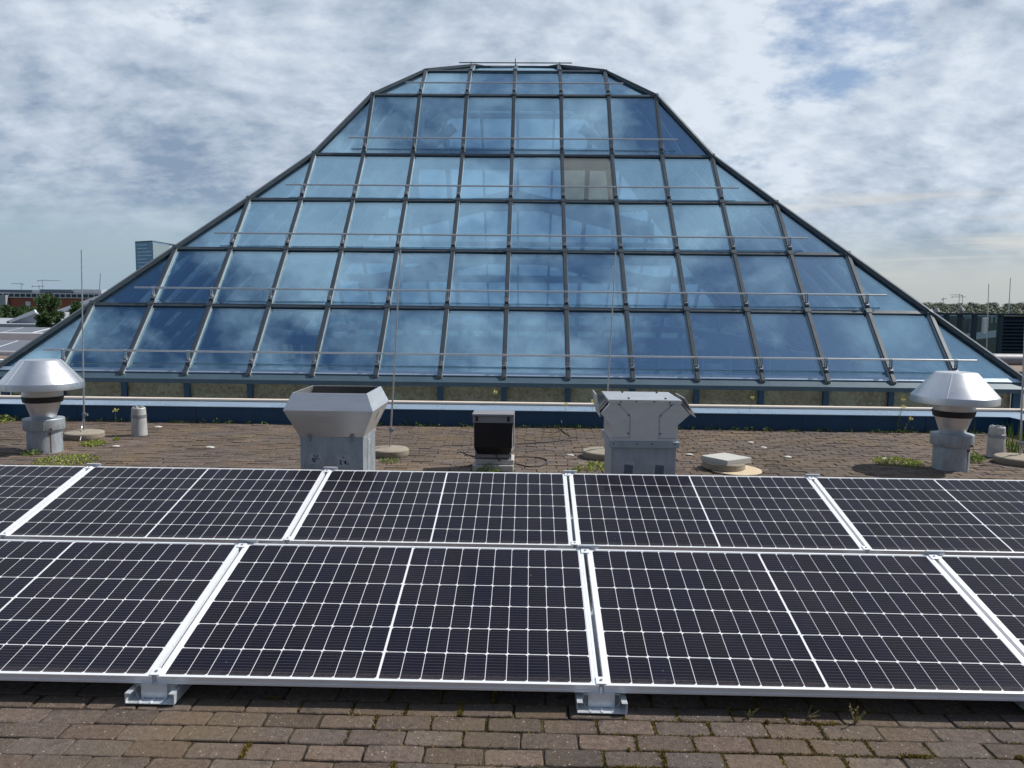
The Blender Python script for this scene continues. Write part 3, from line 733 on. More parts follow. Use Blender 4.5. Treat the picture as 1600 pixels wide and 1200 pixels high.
for y_ in (-.08, .06): b.box(.2508, y_-.004, 0.02, .2545, y_+.004, .50)
b.box(.2508, -.03, .44, .253, .03, .48); b.parts('side_seam', M['galv'], du)
b = MB(); b.add([(.3135, -.02, .655), (.3135, .05, .655), (.346, .07, .728), (.346, .0, .728)], [(0,1,2,3)]); b.build('bright_sticker', M['stone'], du)

dr = D(1006, 694, 6.2)
dw = thing('roof_duct', 'sheet metal duct with two winged side flaps between the floodlight and the slab stack', 'duct', (dr.x, 6.2, 0), 0)
b = MB(); b.box(-.255, .0, 0, .255, .52, .50); b.build('base', M['sheet_dull'], dw, 0.003)
b = MB(); b.box(-.275, -.02, .502, .275, .60, .535); b.box(-.275, -.024, .488, .275, -.020, .535); b.build('flange', M['sheet_dull'], dw, 0.002)
b = MB(); pr2 = [(-.262, .536), (.262, .536), (.262, .668), (.352, .752), (.262, .852), (-.262, .852), (-.345, .752), (-.262, .668)]
b.prism([(x_, 0.0, z_) for x_, z_ in pr2], (0, .58, 0)); b.build('body', M['sheet'], dw, 0.002)
b = MB()
b.box(-.285, -.012, .854, .285, .60, .866); b.box(-.285, -.016, .838, .285, -.0125, .866); b.build('top_plate', M['sheet'], dw, 0.002)
b = MB()
for s in (-1, 1):
    pth = [(.23, .845), (.115, .74), (.115, .56), ]
    for (xa, za), (xb, zb) in zip(pth[:-1], pth[1:]): b.bar((s*xa, -.004, za), (s*xb, -.004, zb), 0.004, 0.005, (0, 1, 0) if False else (1, 0, 0), 0.0)
    b.bar((s*.115, -.004, .562), (s*.255, -.004, .562), 0.004, 0.004, (0, 0, 1), 0)
b.parts('fold_seam', M['sheet_dull'], dw)
b = MB()
for s in (-1, 1):
    for (xa, za) in ((.20, .826), (.125, .742), (.125, .60), (.19, .849), (.07, .853), (.24, .52), (.06, .52)):
        b.tube([(s*xa, -.017 if za > .84 or za < .53 else -.003, za), (s*xa, -.028 if za > .84 or za < .53 else -.012, za)], 0.006, 6)
for xa in (-.12, .17): 
    for ya in (.06, .5): b.tube([(xa, ya, .866), (xa, ya, .876)], 0.009, 6)
b.parts('screw', M['black'], dw)
for s in (-1, 1):
    b = MB(); b.hexa([(s*.345, -.01, .728), (s*.353, -.01, .728), (s*.353, .33, .728), (s*.345, .33, .728)], [(s*.378, -.01, .905), (s*.386, -.01, .905), (s*.386, .33, .905), (s*.378, .33, .905)]) if s < 0 else \
        b.hexa([(.392, -.01, .735), (.400, -.01, .735), (.400, .35, .735), (.392, .35, .735)], [(.300, -.01, .885), (.308, -.01, .885), (.308, .35, .885), (.300, .35, .885)])
    b.build('flap', M['sheet'], dw)
    b = MB(); b.hexa([(s*.268, .03, .855), (s*.350, .03, .76), (s*.350, .55, .76), (s*.268, .55, .855)], [(s*.272, .03, .858), (s*.354, .03, .763), (s*.354, .55, .763), (s*.272, .55, .858)]); b.build('side_grille', M['dark_in'], dw)
    b = MB()
    for y_ in (.04, .54): b.bar((s*.30, y_, .85), (s*.355, y_, .79), 0.008, 0.008)
    b.parts('flap_arm', M['bracket'], dw)
b = MB()
for x_ in (-.118, .125): b.box(x_-.055, -.0015, .24, x_+.05, -.0005, .37)
b.parts('patch_outline', M['residue'], dw)
b = MB()
for x_ in (-.118, .125): b.add([(x_-.036, -.003, .262), (x_+.034, -.003, .258), (x_+.040, -.003, .345), (x_-.030, -.003, .352)], [(0,1,2,3)])
b.parts('dark_patch', M['residue_dk'], dw)
# ---------------------------------------------------------------- floodlight box
fl = G(770, 737)
t_ = thing('floodlight', 'black floodlight box with a grey housing standing on two concrete slabs', 'floodlight', (fl.x, fl.y, 0), 0)
b = MB(); b.box(-.17, .05, .125, .17, .30, .16); b.add([(-.165,.05,.17),(.165,.05,.17),(.2,.28,.17),(-.2,.28,.17),(-.19,.02,.50),(.19,.02,.50),(.2,.26,.55),(-.2,.26,.55)], [(3,2,1,0),(4,5,6,7),(0,1,5,4),(1,2,6,5),(2,3,7,6),(3,0,4,7)])
b.build('housing', M['grey_paint'], t_, 0.004)
b = MB(); b.hexa([(-.150,.035,.165),(.150,.035,.165),(.150,.048,.165),(-.150,.048,.165)], [(-.182,.000,.235),(.182,.000,.235),(.182,.03,.235),(-.182,.03,.235)])
b.hexa([(-.182,.000,.236),(.182,.000,.236),(.182,.03,.236),(-.182,.03,.236)], [(-.182,-.012,.470),(.182,-.012,.470),(.182,.02,.470),(-.182,.02,.470)]); b.build('front_glass', M['lamp_glass'], t_, 0.002)
b = MB(); b.box(-.195, -.022, .475, .195, .02, .535); b.box(-.200, -.03, .537, .200, .27, .560); b.box(.191, -.018, .25, .200, .10, .535); b.build('hood', M['grey_paint'], t_, 0.003)
b = MB()
for x_ in (-.155, .145): b.tube([(x_, -.03, .532), (x_, -.045, .532)], 0.011, 8); b.box(x_-.012, -.026, .49, x_+.012, -.0225, .522)
b.parts('latch', M['black'], t_)
b = MB()
for s in (-1, 1): b.bar((s*.172, .06, .112), (s*.172, .06, .24), 0.03, 0.003, (1, 0, 0)); 
b.bar((-.172, .06, .114), (.172, .06, .114), 0.03, 0.003); b.build('bracket', M['bracket'], t_)
st_ = thing('concrete_slab', 'two stacked grey concrete slabs under the black floodlight box', 'slab', (fl.x, fl.y, 0), 0)
b = MB(); b.box(-.195, -.0, 0, .195, .36, .06); b.build('lower_slab', M['concrete_lt'], st_, 0.006)
b = MB(); b.box(-.17, .03, .0615, .20, .33, .110); b.build('upper_slab', M['concrete_lt'], st_, 0.006)
# cables
def smooth_path(pts, it=2):
    pts = [Vector(p) for p in pts]
    for _ in range(it):
        q = [pts[0]]
        for a, b_ in zip(pts[:-1], pts[1:]): q += [a*.75+b_*.25, a*.25+b_*.75]
        pts = q+[pts[-1]]
    return pts
def cable(label, pts, r=0.007): b = MB(); b.tube(smooth_path(pts), r, 8); tag(b.build('cable', M['rubber']), label, 'cable', 'cables on the terrace')
lp = Vector((fl.x+.03, fl.y-.004, .17))
cable('black cable looping on the paving at right of the floodlight', [lp, lp+Vector((.02,-.03,-.06)), G(806, 724, .008), G(826, 730, .008), G(846, 728, .008), G(858, 720, .008), G(846, 715, .008), G(822, 714, .008), G(802, 714, .008)])
cable('black cable running from behind the floodlight towards the navy kerb', [G(800, 694, .008), G(835, 692, .008), G(868, 690, .008), G(889, 685, .008), G(891, 681, .008), G(882, 676, .008), G(877, 672, .01), G(878, 668, .01), G(878, 664, .12), G(877, 657, .16)], 0.006)
cable('short black cable end on the paving at left of the floodlight', [G(719, 705, .03), G(724, 708, .008), G(735, 712, .008), G(745, 714, .008)])
# ---------------------------------------------------------------- rods
def rod(label, base_px, top_px, zt_, rdisc, flat=False, mat='concrete'):
    p = G(*base_px); tp = D(top_px[0], top_px[1], p.y)
    t_ = thing('lightning_rod', label, 'lightning rod', (p.x, p.y, 0), 0, 'lightning rods on round concrete feet')
    b = MB(); b.lathe([(rdisc*.97, 0), (rdisc, .015), (rdisc, .062), (rdisc*.96, .072), (rdisc*.5, .088), (0.03, .094), (0, .094)], 40, wob=0.004); b.build('foot', M[mat], t_)
    q = tp-Vector((p.x, p.y, 0)); q.y = 0
    b = MB(); b.tube([(0, 0, .08), q*.35, q*.7, q], 0.0105, 10, 0.006); b.build('rod', M['rail'], t_)
    b = MB(); b.tube([q*.115, q*.135], 0.022, 8); b.box(.012, -.012, q.z*.12, .05, .012, q.z*.12+.02); b.build('clamp', M['bracket'], t_)
    return t_, q
t_, q = rod('lightning rod on a domed concrete foot beside the left cowl vent', (132, 684), (127, 390), 2.2, .215)
b = MB(); b.tube(smooth_path([q*.12, (-.02, -.02, .13), (.02, -.08, .1), (.06, -.16, .075), (.09, -.25, .01)]), 0.006, 6); b.build('earth_wire', M['rail'], t_)
rod('lightning rod on a tan concrete foot at right of the open-topped duct', (609, 711), (626, 390), 2.2, .20)
rod('lightning rod on a round foot half hidden behind the two-winged duct', (944, 714), (962, 393), 2.2, .235)
rod('lightning rod at the right edge of the picture beside a short pipe', (1593, 724), (1603, 470), 2.2, .24)
# ---------------------------------------------------------------- short pipes
for px, py_, lb, rz in ((218, 682, 'short tapered grey pipe stub by the navy kerb at left', 0), (1555, 716, 'short weathered grey pipe stub beside the right cowl vent', 1)):
    p = G(px, py_); t_ = thing('pipe_stub', lb, 'pipe', tuple(p*(1+.1/p.y)), rz, 'short pipe stubs at the two ends'); t_.scale = (.9, .9, 1)
    b = MB(); b.lathe([(.102, 0), (.098, .12), (.088, .325), (.080, .335), (.070, .333), (.070, .22), (0, .22)], 32); b.build('tube', M['concrete_pipe'], t_)
    b = MB(); b.lathe([(.0945, .215), (.099, .217), (.0965, .25), (.092, .252)], 32); b.build('clamp_band', M['bracket'], t_)
    b = MB()
    for k in range(5):
        a = k*1.26; b.tube([(.078*math.cos(a), .078*math.sin(a), .333), (.05*math.cos(a), .05*math.sin(a), .345)], 0.007, 5)
    b.parts('lug', M['concrete_pipe'], t_)
# ---------------------------------------------------------------- slab stack
p = G(1142, 738); t_ = thing('slab_stack', 'stack of concrete slabs on a round tan board right of the two-winged duct', 'slab stack', (p.x, p.y+.12, 0), 0); t_.scale = (.82, .9, .95)
b = MB(); b.lathe([(0, .004), (.30, .004), (.305, .008), (.30, .014), (0, .016)], 40, (.08, -.03, 0), wob=.01); b.build('round_board', M['tan'], t_)
b = MB(); b.lathe([(.245, .0165), (.25, .02), (.25, .075), (.245, .08), (0, .081)], 40, (-.04, .05, 0)); b.build('round_slab', M['concrete'], t_)
b = MB(); a = 0.62; h = .175; cs, sn_ = math.cos(a), math.sin(a)
qd = [(-.02+(x_*cs-y_*sn_)*1.2, .03+(x_*sn_+y_*cs)*1.0) for x_, y_ in ((-h,-h),(h,-h),(h,h),(-h,h))]
b.hexa([(x_, y_, .088) for x_, y_ in qd], [(x_, y_, .135+.0*x_) for x_, y_ in qd]); b.build('square_slab', M['concrete_lt'], t_, .005)
b = MB(); b.hexa([(x_*1.03, y_*1.03, .0815) for x_, y_ in qd], [(x_*1.03, y_*1.03, .0875) for x_, y_ in qd]); b.build('spacer', M['stone'], t_)
# ---------------------------------------------------------------- white stones
stl = [(247, 668, 'behind the left pipe stub'), (181, 698, 'on the paving between the left rod foot and the left pipe stub'), (328, 700, 'on the paving between the left pipe stub and the open-topped duct'), (1077, 711, 'close to the right side of the two-winged duct'), (1193, 700, 'lying between the slab stack and the navy kerb'), (1231, 715, 'right of the slab stack'), (1383, 718, 'left of the right cowl vent'), (1173, 692, 'smallest one far back towards the kerb'), (891, 712, 'by the loose cable loop')]
for k, (px, py_, wh) in enumerate(stl):
    p = G(px, py_); r6 = random.Random(k); b = MB(); s = .030+.009*r6.random()
    if k in (7, 8): s = .03
    vs = []; n = 12
    for i_, (rr_, z_) in enumerate(((.75, 0), (1, .18), (.92, .40), (.6, .58), (.2, .66))):
        for q_ in range(n): a = 2*math.pi*q_/n; kx = 1+.12*math.sin(2*a+k)+.06*math.sin(5*a); vs.append((rr_*s*kx*math.cos(a)*1.25, rr_*s*kx*math.sin(a), z_*s*.8))
    b.add(vs, [(i_*n+q_, i_*n+(q_+1) % n, (i_+1)*n+(q_+1) % n, (i_+1)*n+q_) for i_ in range(4) for q_ in range(n)]+[tuple(4*n+q_ for q_ in range(n))], None, True)
    tag(b.build('stone', M['stone'], loc=(p.x, p.y, 0)), 'pale flat stone '+wh, 'stone', 'pale stones lying on the paving')
# ---------------------------------------------------------------- weeds
def leafquad(b, p, d, l, wd, col):
    d = Vector(d).normalized(); s = d.cross(Vector((random.uniform(-1,1), random.uniform(-1,1), random.uniform(-1,1)))).normalized()*wd
    p = Vector(p); m_ = p+d*l*.5; e = p+d*l
    b.add([p, m_+s, e, m_-s], [(0,1,2,3)], col)
def clump(b, p, rad, hgt, n, leaf=0.02):
    for _ in range(n):
        a = random.uniform(0, 6.28); r_ = rad*math.sqrt(random.random()); q = Vector(p)+Vector((r_*math.cos(a), r_*math.sin(a), random.random()*hgt*(1-r_/rad*.7)))
        k = random.uniform(.55, 1.35); leafquad(b, q, (random.uniform(-1,1), random.uniform(-1,1), random.uniform(.1, 1.2)), leaf*random.uniform(.6, 1.4), leaf*.3, (k, k*random.uniform(.9, 1.05), k))
wl = [(105, 721, .30, .05, 420, 'weed_yellow', 'yellow-green low weeds spreading in front of the left cowl vent'),
      (50, 711, .10, .07, 120, 'weed', 'small green weed at the foot of the left cowl vent'),
      (148, 695, .14, .06, 200, 'weed_yellow', 'bright low weed in front of the left lightning rod foot'),
      (182, 688, .035, .04, 70, 'weed_yellow', 'small weed patch between left rod foot and pipe stub'),
      (765, 736, .13, .09, 260, 'weed', 'green weed growing in front of the floodlight slabs'),
      (610, 722, .11, .05, 150, 'weed', 'small weed in front of the tan rod foot by the open-topped duct'),
      (932, 733, .16, .09, 200, 'weed_yellow', 'leafy weed at the left foot of the two-winged duct'),
      (901, 737, .05, .06, 50, 'weed_yellow', 'tiny yellow weed behind the middle panel joint'),
      (1402, 723, .26, .035, 420, 'weed_yellow', 'thin yellow-green weed patch left of the right cowl vent'),
      (1521, 722, .10, .12, 200, 'weed', 'green weed between the right cowl vent and the pipe stub'),
      (1566, 700, .10, .14, 120, 'weed', 'green weed beside the right lightning rod foot'),
      (5, 661, .14, .14, 160, 'weed_yellow', 'pale weed at the left corner of the navy kerb')]
for px, py_, rad, hg, n, mt, lb in wl:
    p = G(px, py_); b = MB()
    clump(b, (0, 0, 0), rad, hg, int(n*(1.6 if rad > .25 else 1)), .028 if hg > .05 else .022); tag(b.build('weed', M[mt], loc=(p.x, p.y, 0)), lb, 'weed')
def stalk(px, py_, h, label, fl_=True, lean=.1, mat='dry', n=2):
    p = G(px, py_); t_ = thing('stalk_weed', label, 'weed', (p.x, p.y, 0)); b = MB(); f_ = MB()
    for k in range(n):
        f_ = MB()
        tip = Vector((lean*(1+.3*k)+random.uniform(-.03,.03), random.uniform(-.03,.03), h*(1-.2*k)))
        b.tube(smooth_path([(0,0,0), tip*.5+Vector((-lean*.25, 0, 0)), tip], 1), .0028, 5, .0015)
        for _ in range(5): leafquad(b, tip*random.uniform(.1, .8), (random.uniform(-1,1), random.uniform(-1,1), .6), .05*h/.3, .005, (.8,1,.6))
        for _ in range(26):
            leafquad(f_, tip+Vector((random.gauss(0,.013), random.gauss(0,.013), random.gauss(0,.012))), (random.uniform(-1,1), random.uniform(-1,1), random.uniform(-.3,1)), .02, .007, (1,1,1))
        if fl_: f_.build('flower_head', M['flower'], t_)
    b.build('stem', M[mat], t_)
stalk(180, 661, .17, 'single yellow-flowered stalk between the left rod and the pipe stub', lean=.0, mat='weed', n=1)
stalk(883, 668, .30, 'tall yellow-flowered stalk against the navy kerb behind the cable', lean=-.03, mat='weed', n=1)
stalk(923, 667, .34, 'flowering stalk left of the two-winged duct', lean=.02, mat='dry', n=1)
stalk(1168, 670, .42, 'tall thin yellow-flowered stalk against the kerb behind the slab stack', lean=.05, mat='weed', n=1)
stalk(1402, 676, .43, 'pale yellow-flowered stalks in front of the kerb left of the right cowl vent', lean=.06, mat='weed', n=2)
stalk(1412, 678, .20, 'short flowering stalk close to the right cowl vent', lean=.05, mat='dry', n=1)
stalk(772, 660, .42, 'thin flowering stalk rising behind the floodlight above the kerb coping', lean=.03, mat='dry', n=1)
for k, (px, py_, h, lb) in enumerate(((1170, 1121, .045, 'dry forked stalk in the panel shadow, left of its two neighbours'), (1262, 1123, .04, 'dry leaning stalk in the panel shadow between its two neighbours'), (1336, 1131, .085, 'dry branching flower stalk at the edge of the panel shadow, largest of three'))):
    stalk(px, py_, h, lb, False, .012, 'dry', 4)
# long grass near right pipe
b = MB(); p = G(1580, 712)
for _ in range(60):
    q = Vector((random.gauss(0, .12), random.gauss(0, .08), 0)); tip = q+Vector((random.uniform(-.12,.16), random.uniform(-.05,.05), random.uniform(.12, .42)))
    s = Vector((.004, 0, 0)); b.add([q-s, q+s, (q+tip)/2+s+Vector((0,0,.03)), tip, (q+tip)/2-s+Vector((0,0,.03))], [(0,1,2,3,4)], (.8, .9, .7))
tag(b.build('grass_tuft', M['weed'], loc=(p.x, p.y, 0)), 'tuft of long grass between the right pipe stub and the right edge', 'grass')
# moss and seedlings nobody could count
b = MB(); rr = random.Random(21)
for (cx_, cy_, hx, hy) in joints:
    m = mnoise.noise(Vector((cx_*1.5+9, cy_*1.5, 2)))
    near = cy_ < 3.4
    if near and rr.random() < (.16 if cx_ > .3 else .05):         # thick cushions in single joints
        along = rr.random() < .45; a0, a1 = sorted((rr.uniform(-1, 1), rr.uniform(-1, 1)))
        for _ in range(260):
            u_ = rr.uniform(a0, a1); k = rr.uniform(.6, 1.9)
            q = (cx_+hx*u_, cy_-hy-.004+rr.gauss(0, .0045), rr.uniform(-.004, .004)) if along else (cx_-hx-.004+rr.gauss(0, .005), cy_+hy*rr.uniform(-1, 1), rr.uniform(-.004, .004))
            leafquad(b, q, (rr.uniform(-1,1), rr.uniform(-1,1), 1.0), rr.uniform(.004, .010), .003, (k, k*.95, k))
    if near:
        m2 = m + (0.62 if (cx_ > .35 and cy_ > 2.2 and cx_ < 1.9) else -.02)
        for ed in range(2):
            mk = m2+rr.uniform(-.35, .3)
            if mk > .22:
                n = int(60*min(1, mk*1.3))
                for _ in range(n):
                    if ed == 0: q = (cx_-hx-.004+rr.gauss(0, .0042), cy_+rr.uniform(-hy, hy), -.004)
                    else: q = (cx_+rr.uniform(-hx, hx), cy_-hy-.004+rr.gauss(0, .0042), -.004)
                    k = rr.uniform(.5, 1.4); leafquad(b, q, (rr.uniform(-1,1), rr.uniform(-1,1), 1.0), rr.uniform(.005, .013), .0034, (k, k*.95, k))
    elif m+rr.uniform(-.5, .25) > .18:
        for _ in range(5):
            k = rr.uniform(.5, 1.5); leafquad(b, (cx_+rr.uniform(-hx, hx), cy_-hy-.003, -.003), (rr.uniform(-1,1), rr.uniform(-1,1), 1.0), rr.uniform(.008, .02), .006, (k, k, k))
tag(struct(b.build('moss', M['moss']), 'stuff'), 'olive moss growing in the joints between the pavers', 'moss')
b = MB(); x = XL
while x < XR:
    if rr.random() < .38+.3*mnoise.noise(Vector((x*.8, 0, 0))):
        clump(b, (x, YP-.03-rr.random()*.05, 0), .05, rr.uniform(.02, .09), 16, .025)
    x += .05
tag(struct(b.build('seedlings', M['weed']), 'stuff'), 'row of tiny weeds along the foot of the navy kerb', 'weeds')

# ---------------------------------------------------------------- background, left
def boxat(b, px0, px1, ytop, ybot, Y, depth):   # upright block facing us, given where it shows
    a = D(px0, ytop, Y); c = D(px1, ytop, Y); lo = D(px0, ybot, Y).z
    b.box(a.x, Y, lo, c.x, Y+depth, a.z); return a, c, lo
# neighbouring flat roofs
nb = thing('neighbour_roof', 'low neighbouring building with pale flat roofs and a glazed gable at far left', 'building')
def slab(px0, py0, px1, py1, z, y_back, mat, nm, th=.4):
    a = G(px0, py0, z); b_ = G(px1, py1, z); b = MB(); b.box(min(a.x, b_.x), min(a.y, b_.y), z-th, max(a.x, b_.x), y_back, z); return b.build(nm, M[mat], nb)
b = MB(); b.box(-75, 22, -20, -14.2, 60, -1.2); b.build('wall', M['grey_roof'], nb)
b = MB(); b.box(-75, 22, -1.19, -14.3, 60, -1.0); b.build('roof', M['brown_roof'], nb)
for (yy_, zz_, mt) in ((45.5, -0.25, 'white_roof'), (41, -.55, 'tan'), (37.5, -.5, 'white_roof'), (29.5, -.62, 'white_roof')):
    b = MB(); b.box(-70, yy_, -1.0, -16, yy_+.5, zz_); b.build('roof_edge', M[mt], nb)
b = MB(); b.box(-70, 46.2, -1.0, -18, 58, -.45); b.build('upper_roof', M['grey_roof'], nb)
def gable(x0, x1, y0, y1, z0, zr, nm):
    b = MB(); xm = x1; b.prism([(x0, y0, z0), (x1, y0, z0), (x1, y0, zr)], (0, y1-y0, 0)); b.build('gable_glazing', M['grey_roof'], nb)
    b = MB(); b.bar((x0-.1, y0-.15, z0+.15), (x1, y0-.15, zr+.15), .3, .18); b.box(x0-.2, y0-.3, z0-.1, x0+.15, y0-.02, z0+.3); b.build('gable_rim', M['white_roof'], nb)
pa = D(15, 503, 96); pb = D(57, 488, 96)
gable(pa.x, pb.x, 96, 104, D(15, 506, 96).z, pb.z, 'g')
pc = D(92, 506, 110); pd = D(152, 469, 110)
b = MB(); b.prism([(pc.x-6, 110, -3), (pd.x+6, 110, -3), (pd.x+6, 110, pd.z+2), (pc.x, 110, D(92, 492, 110).z)], (0, 14, 0)); b.build('sloped_roof', M['grey_roof'], nb)
b = MB(); b.bar((pc.x-1, 109.6, D(90, 492, 110).z), (pd.x+6, 109.6, pd.z+2.3), .4, .25); b.build('roof_rim', M['white_roof'], nb)
pe = D(70, 520, 93); b = MB(); b.box(-90, 92, -20, pe.x+30, 125, D(30, 506, 93).z); b.build('rear_wing', M['grey_roof'], nb)
k = 0
for (px, py_, lb) in ((15, 522, 'distant solar panel tilted on the far left roof, upper left one'), (48, 522, 'distant solar panel tilted on the far left roof, beside the glass roof edge'), (5, 548, 'distant solar panel tilted on the far left roof, lowest one at the picture edge')):
    t_ = thing('distant_solar_panel', lb, 'solar panel', group='distant solar panels on the left roofs')
    p = G(px, py_, -.6); b = MB(); wd, dp = (3.9, 3.0) if py_ < 540 else (3.2, 2.2)
    b.hexa([(-wd/2,-dp/2,0),(wd/2,-dp/2,0),(wd/2,dp/2,.35),(-wd/2,dp/2,.35)], [(-wd/2,-dp/2,.05),(wd/2,-dp/2,.05),(wd/2,dp/2,.4),(-wd/2,dp/2,.4)]); b.build('frame', M['alu'], t_)
    b = MB(); 
    for q_ in range(2):
        x0_, x1_ = -wd/2+.05+q_*wd/2, -.05+q_*wd/2
        b.add([(x0_,-dp/2+.06,.064),(x1_,-dp/2+.06,.064),(x1_,dp/2-.06,.40),(x0_,dp/2-.06,.40)], [(0,1,2,3)], (.02,.02,.03))
    b.build('cells', M['far_cell'], t_)
    b = MB(); b.box(-wd/2+.2, -dp/2+.2, -.4, -wd/2+.3, dp/2-.2, .0); b.box(wd/2-.3, -dp/2+.2, -.4, wd/2-.2, dp/2-.2, 0); b.build('stand', M['galv'], t_)
    t_.location = p
# long brick and white office block
Y0 = 240
of = thing('office_building', 'long low red brick office block with white window ribbon, on the left horizon', 'building')
a = D(-60, 457, Y0); e = D(165, 462, Y0); zt_ = D(60, 457.5, Y0).z; z1 = D(60, 465.5, Y0).z; z0 = D(60, 479, Y0).z
b = MB(); b.box(a.x, Y0, -20, e.x, Y0+30, z1); b.build('brick_wall', M['brick'], of)
b = MB(); b.box(a.x-.3, Y0-.5, z1, e.x+.3, Y0+30, zt_); b.build('white_band', M['ribbon'], of)
x = a.x+1
while x < e.x-2:
    b = MB(); b.box(x, Y0-.62, z1+.28, x+1.32, Y0-.52, zt_-.36); b.build('window', M['dkglass'], of); x += 1.75
for (pxa, pxb) in ((-40, 50), (62, 112), (115, 158)):
    p0_, p1_ = D(pxa, 452, Y0+5), D(pxb, 452.5, Y0+5); b = MB(); b.box(p0_.x, Y0+5, zt_, p1_.x, Y0+20, p0_.z); b.build('plant_storey', M['roof_dark'] if pxa < 110 else M['grey_roof'], of)
for pxa in (40,): 
    p0_ = D(pxa, 478, Y0-.5); b = MB(); b.box(p0_.x, Y0-.5, p0_.z, p0_.x+1.3, Y0-.01, D(pxa, 471, Y0).z); b.build('stair_bay', M['ribbon'], of)
b = MB(); p0_, p1_ = D(-60, 462, Y0-2), D(9, 476, Y0-2); b.box(p0_.x, Y0-2, -20, p1_.x, Y0-.7, D(0, 461, Y0).z); b.build('glass_wing', M['grey_roof'], of)
# glass tower
YT = 820
tw = thing('glass_tower', 'slender blue glass office tower with projecting roof behind the glass roof at left', 'building')
A_ = D(211, 379, YT); B_ = D(238, 377, YT-14); C_ = D(264, 381.5, YT+22)
ztp = A_.z; zb = -20
D_ = Vector((A_.x+C_.x-B_.x, A_.y+C_.y-B_.y, 0))
b = MB(); b.hexa([(q.x, q.y, zb) for q in (A_, B_, C_, D_)], [(q.x, q.y, ztp) for q in (A_, B_, C_, D_)]); b.build('shaft', M['tower_glass'], tw)
b = MB(); nB = Vector((C_.y-B_.y, -(C_.x-B_.x), 0)).normalized()*.4
b.hexa([(B_.x+nB.x, B_.y+nB.y, zb), (C_.x+nB.x, C_.y+nB.y, zb), (C_.x, C_.y, zb), (B_.x, B_.y, zb)], [(B_.x+nB.x, B_.y+nB.y, ztp-1), (C_.x+nB.x, C_.y+nB.y, ztp-1), (C_.x, C_.y, ztp-1), (B_.x, B_.y, ztp-1)]); b.build('pale_flank', M['tower_pale'], tw)
dirB = (C_-B_); dirB.z = 0; E1 = C_+dirB*.42
b = MB(); b.hexa([(q.x, q.y, ztp) for q in (A_, B_, E1, D_)], [(q.x, q.y, ztp+1.2) for q in (A_, B_, E1, D_)]); b.build('roof_slab', M['roof_dark'], tw)
fA = Vector((B_.y-A_.y, -(B_.x-A_.x), 0)).normalized()*.25
z = ztp-3.2; rr = random.Random(2)
while z > 0:
    for seg in range(1):
        u0, u1 = .12, (.95 if rr.random() < .6 else .7); a = A_.lerp(B_, u0); c = A_.lerp(B_, u1); b = MB()
        b.hexa([(a.x+fA.x, a.y+fA.y, z), (c.x+fA.x, c.y+fA.y, z), (c.x, c.y, z), (a.x, a.y, z)], [(a.x+fA.x, a.y+fA.y, z+.9), (c.x+fA.x, c.y+fA.y, z+.9), (c.x, c.y, z+.9), (a.x, a.y, z+.9)]); b.build('floor_band', M['cap_blue'], tw)
    z -= 3.6
# cranes
def crane(px, pyt, pyb, Y, jl, cj, label, flip=1):
    p = D(px, pyt, Y); q = D(px, pyb, Y); m = Y/1243.
    t_ = thing('tower_crane', label, 'crane', (p.x, Y, -20), 0, 'tower cranes on the horizon'); h = p.z+20; s = .42*m
    b = MB()
    for sx_ in (-1, 1):
        for sy_ in (-1, 1): b.bar((sx_*s, sy_*s, 0), (sx_*s, sy_*s, h), .12*m, .06*m, (1, 0, 0))
    z = 0
    while z < h-4*s: b.bar((-s, -s, z), (s, -s, z+2*s), .1*m, .05*m, (0,1,0)); b.bar((s, -s, z+2*s), (-s, -s, z+4*s), .1*m, .05*m, (0,1,0)); z += 4*s
    b.build('mast', M['crane'], t_)
    b = MB(); b.bar((0, 0, h), (flip*jl*m, 0, h+.2*m), .5*m, .28*m); b.bar((0, 0, h+1.8*m), (flip*jl*m*.6, 0, h+.3*m), .12*m, .08*m); b.build('jib', M['crane'], t_)
    b = MB(); b.bar((0, 0, h), (-flip*cj*m, 0, h), .6*m, .3*m); b.bar((0,0,h), (0,0,h+1.8*m), .4*m, .3*m, (1,0,0)); b.build('counter_jib', M['crane'], t_)
    b = MB(); b.box(-flip*cj*m-1*m, -.4*m, h-1.1*m, -flip*cj*m+1*m, .4*m, h-.3*m); b.build('counterweight', M['roof_dark'], t_)
crane(66, 438.5, 470, 900, 29, 7, 'largest crane above the office block roof at left')
crane(33, 443.5, 470, 1100, 16, 3, 'faint crane at far left', -1)
crane(61, 447.5, 470, 1200, 9, 11, 'small low crane at left of the largest one')
crane(1499, 461, 480, 1400, 14, 4, 'tallest crane above the wood at right', -1)
crane(1504, 464, 480, 1600, 5, 16, 'lower crane just right of the tallest one above the wood')
crane(1474, 467, 480, 1600, 6, 2, 'small crane above the wood nearest the glass roof slope')
for (px, pt, pb, Y, lb) in ((157, 427, 468, 70, 'thin mast on the far left roofs against the sky'), (1545, 443, 546, 26, 'thin rod in front of the dark screen at right'), (1579, 434, 491, 30, 'thin rod above the louvred screen at far right')):
    p = D(px, pt, Y); q = D(px-3, pb, Y); b = MB(); b.tube([(q.x, Y, q.z-.2), (p.x, Y, p.z)], .0012*Y*.55, 6, .0009*Y*.5); tag(b.build('thin_rod', M['rail']), lb, 'rod', 'thin rods in the background')
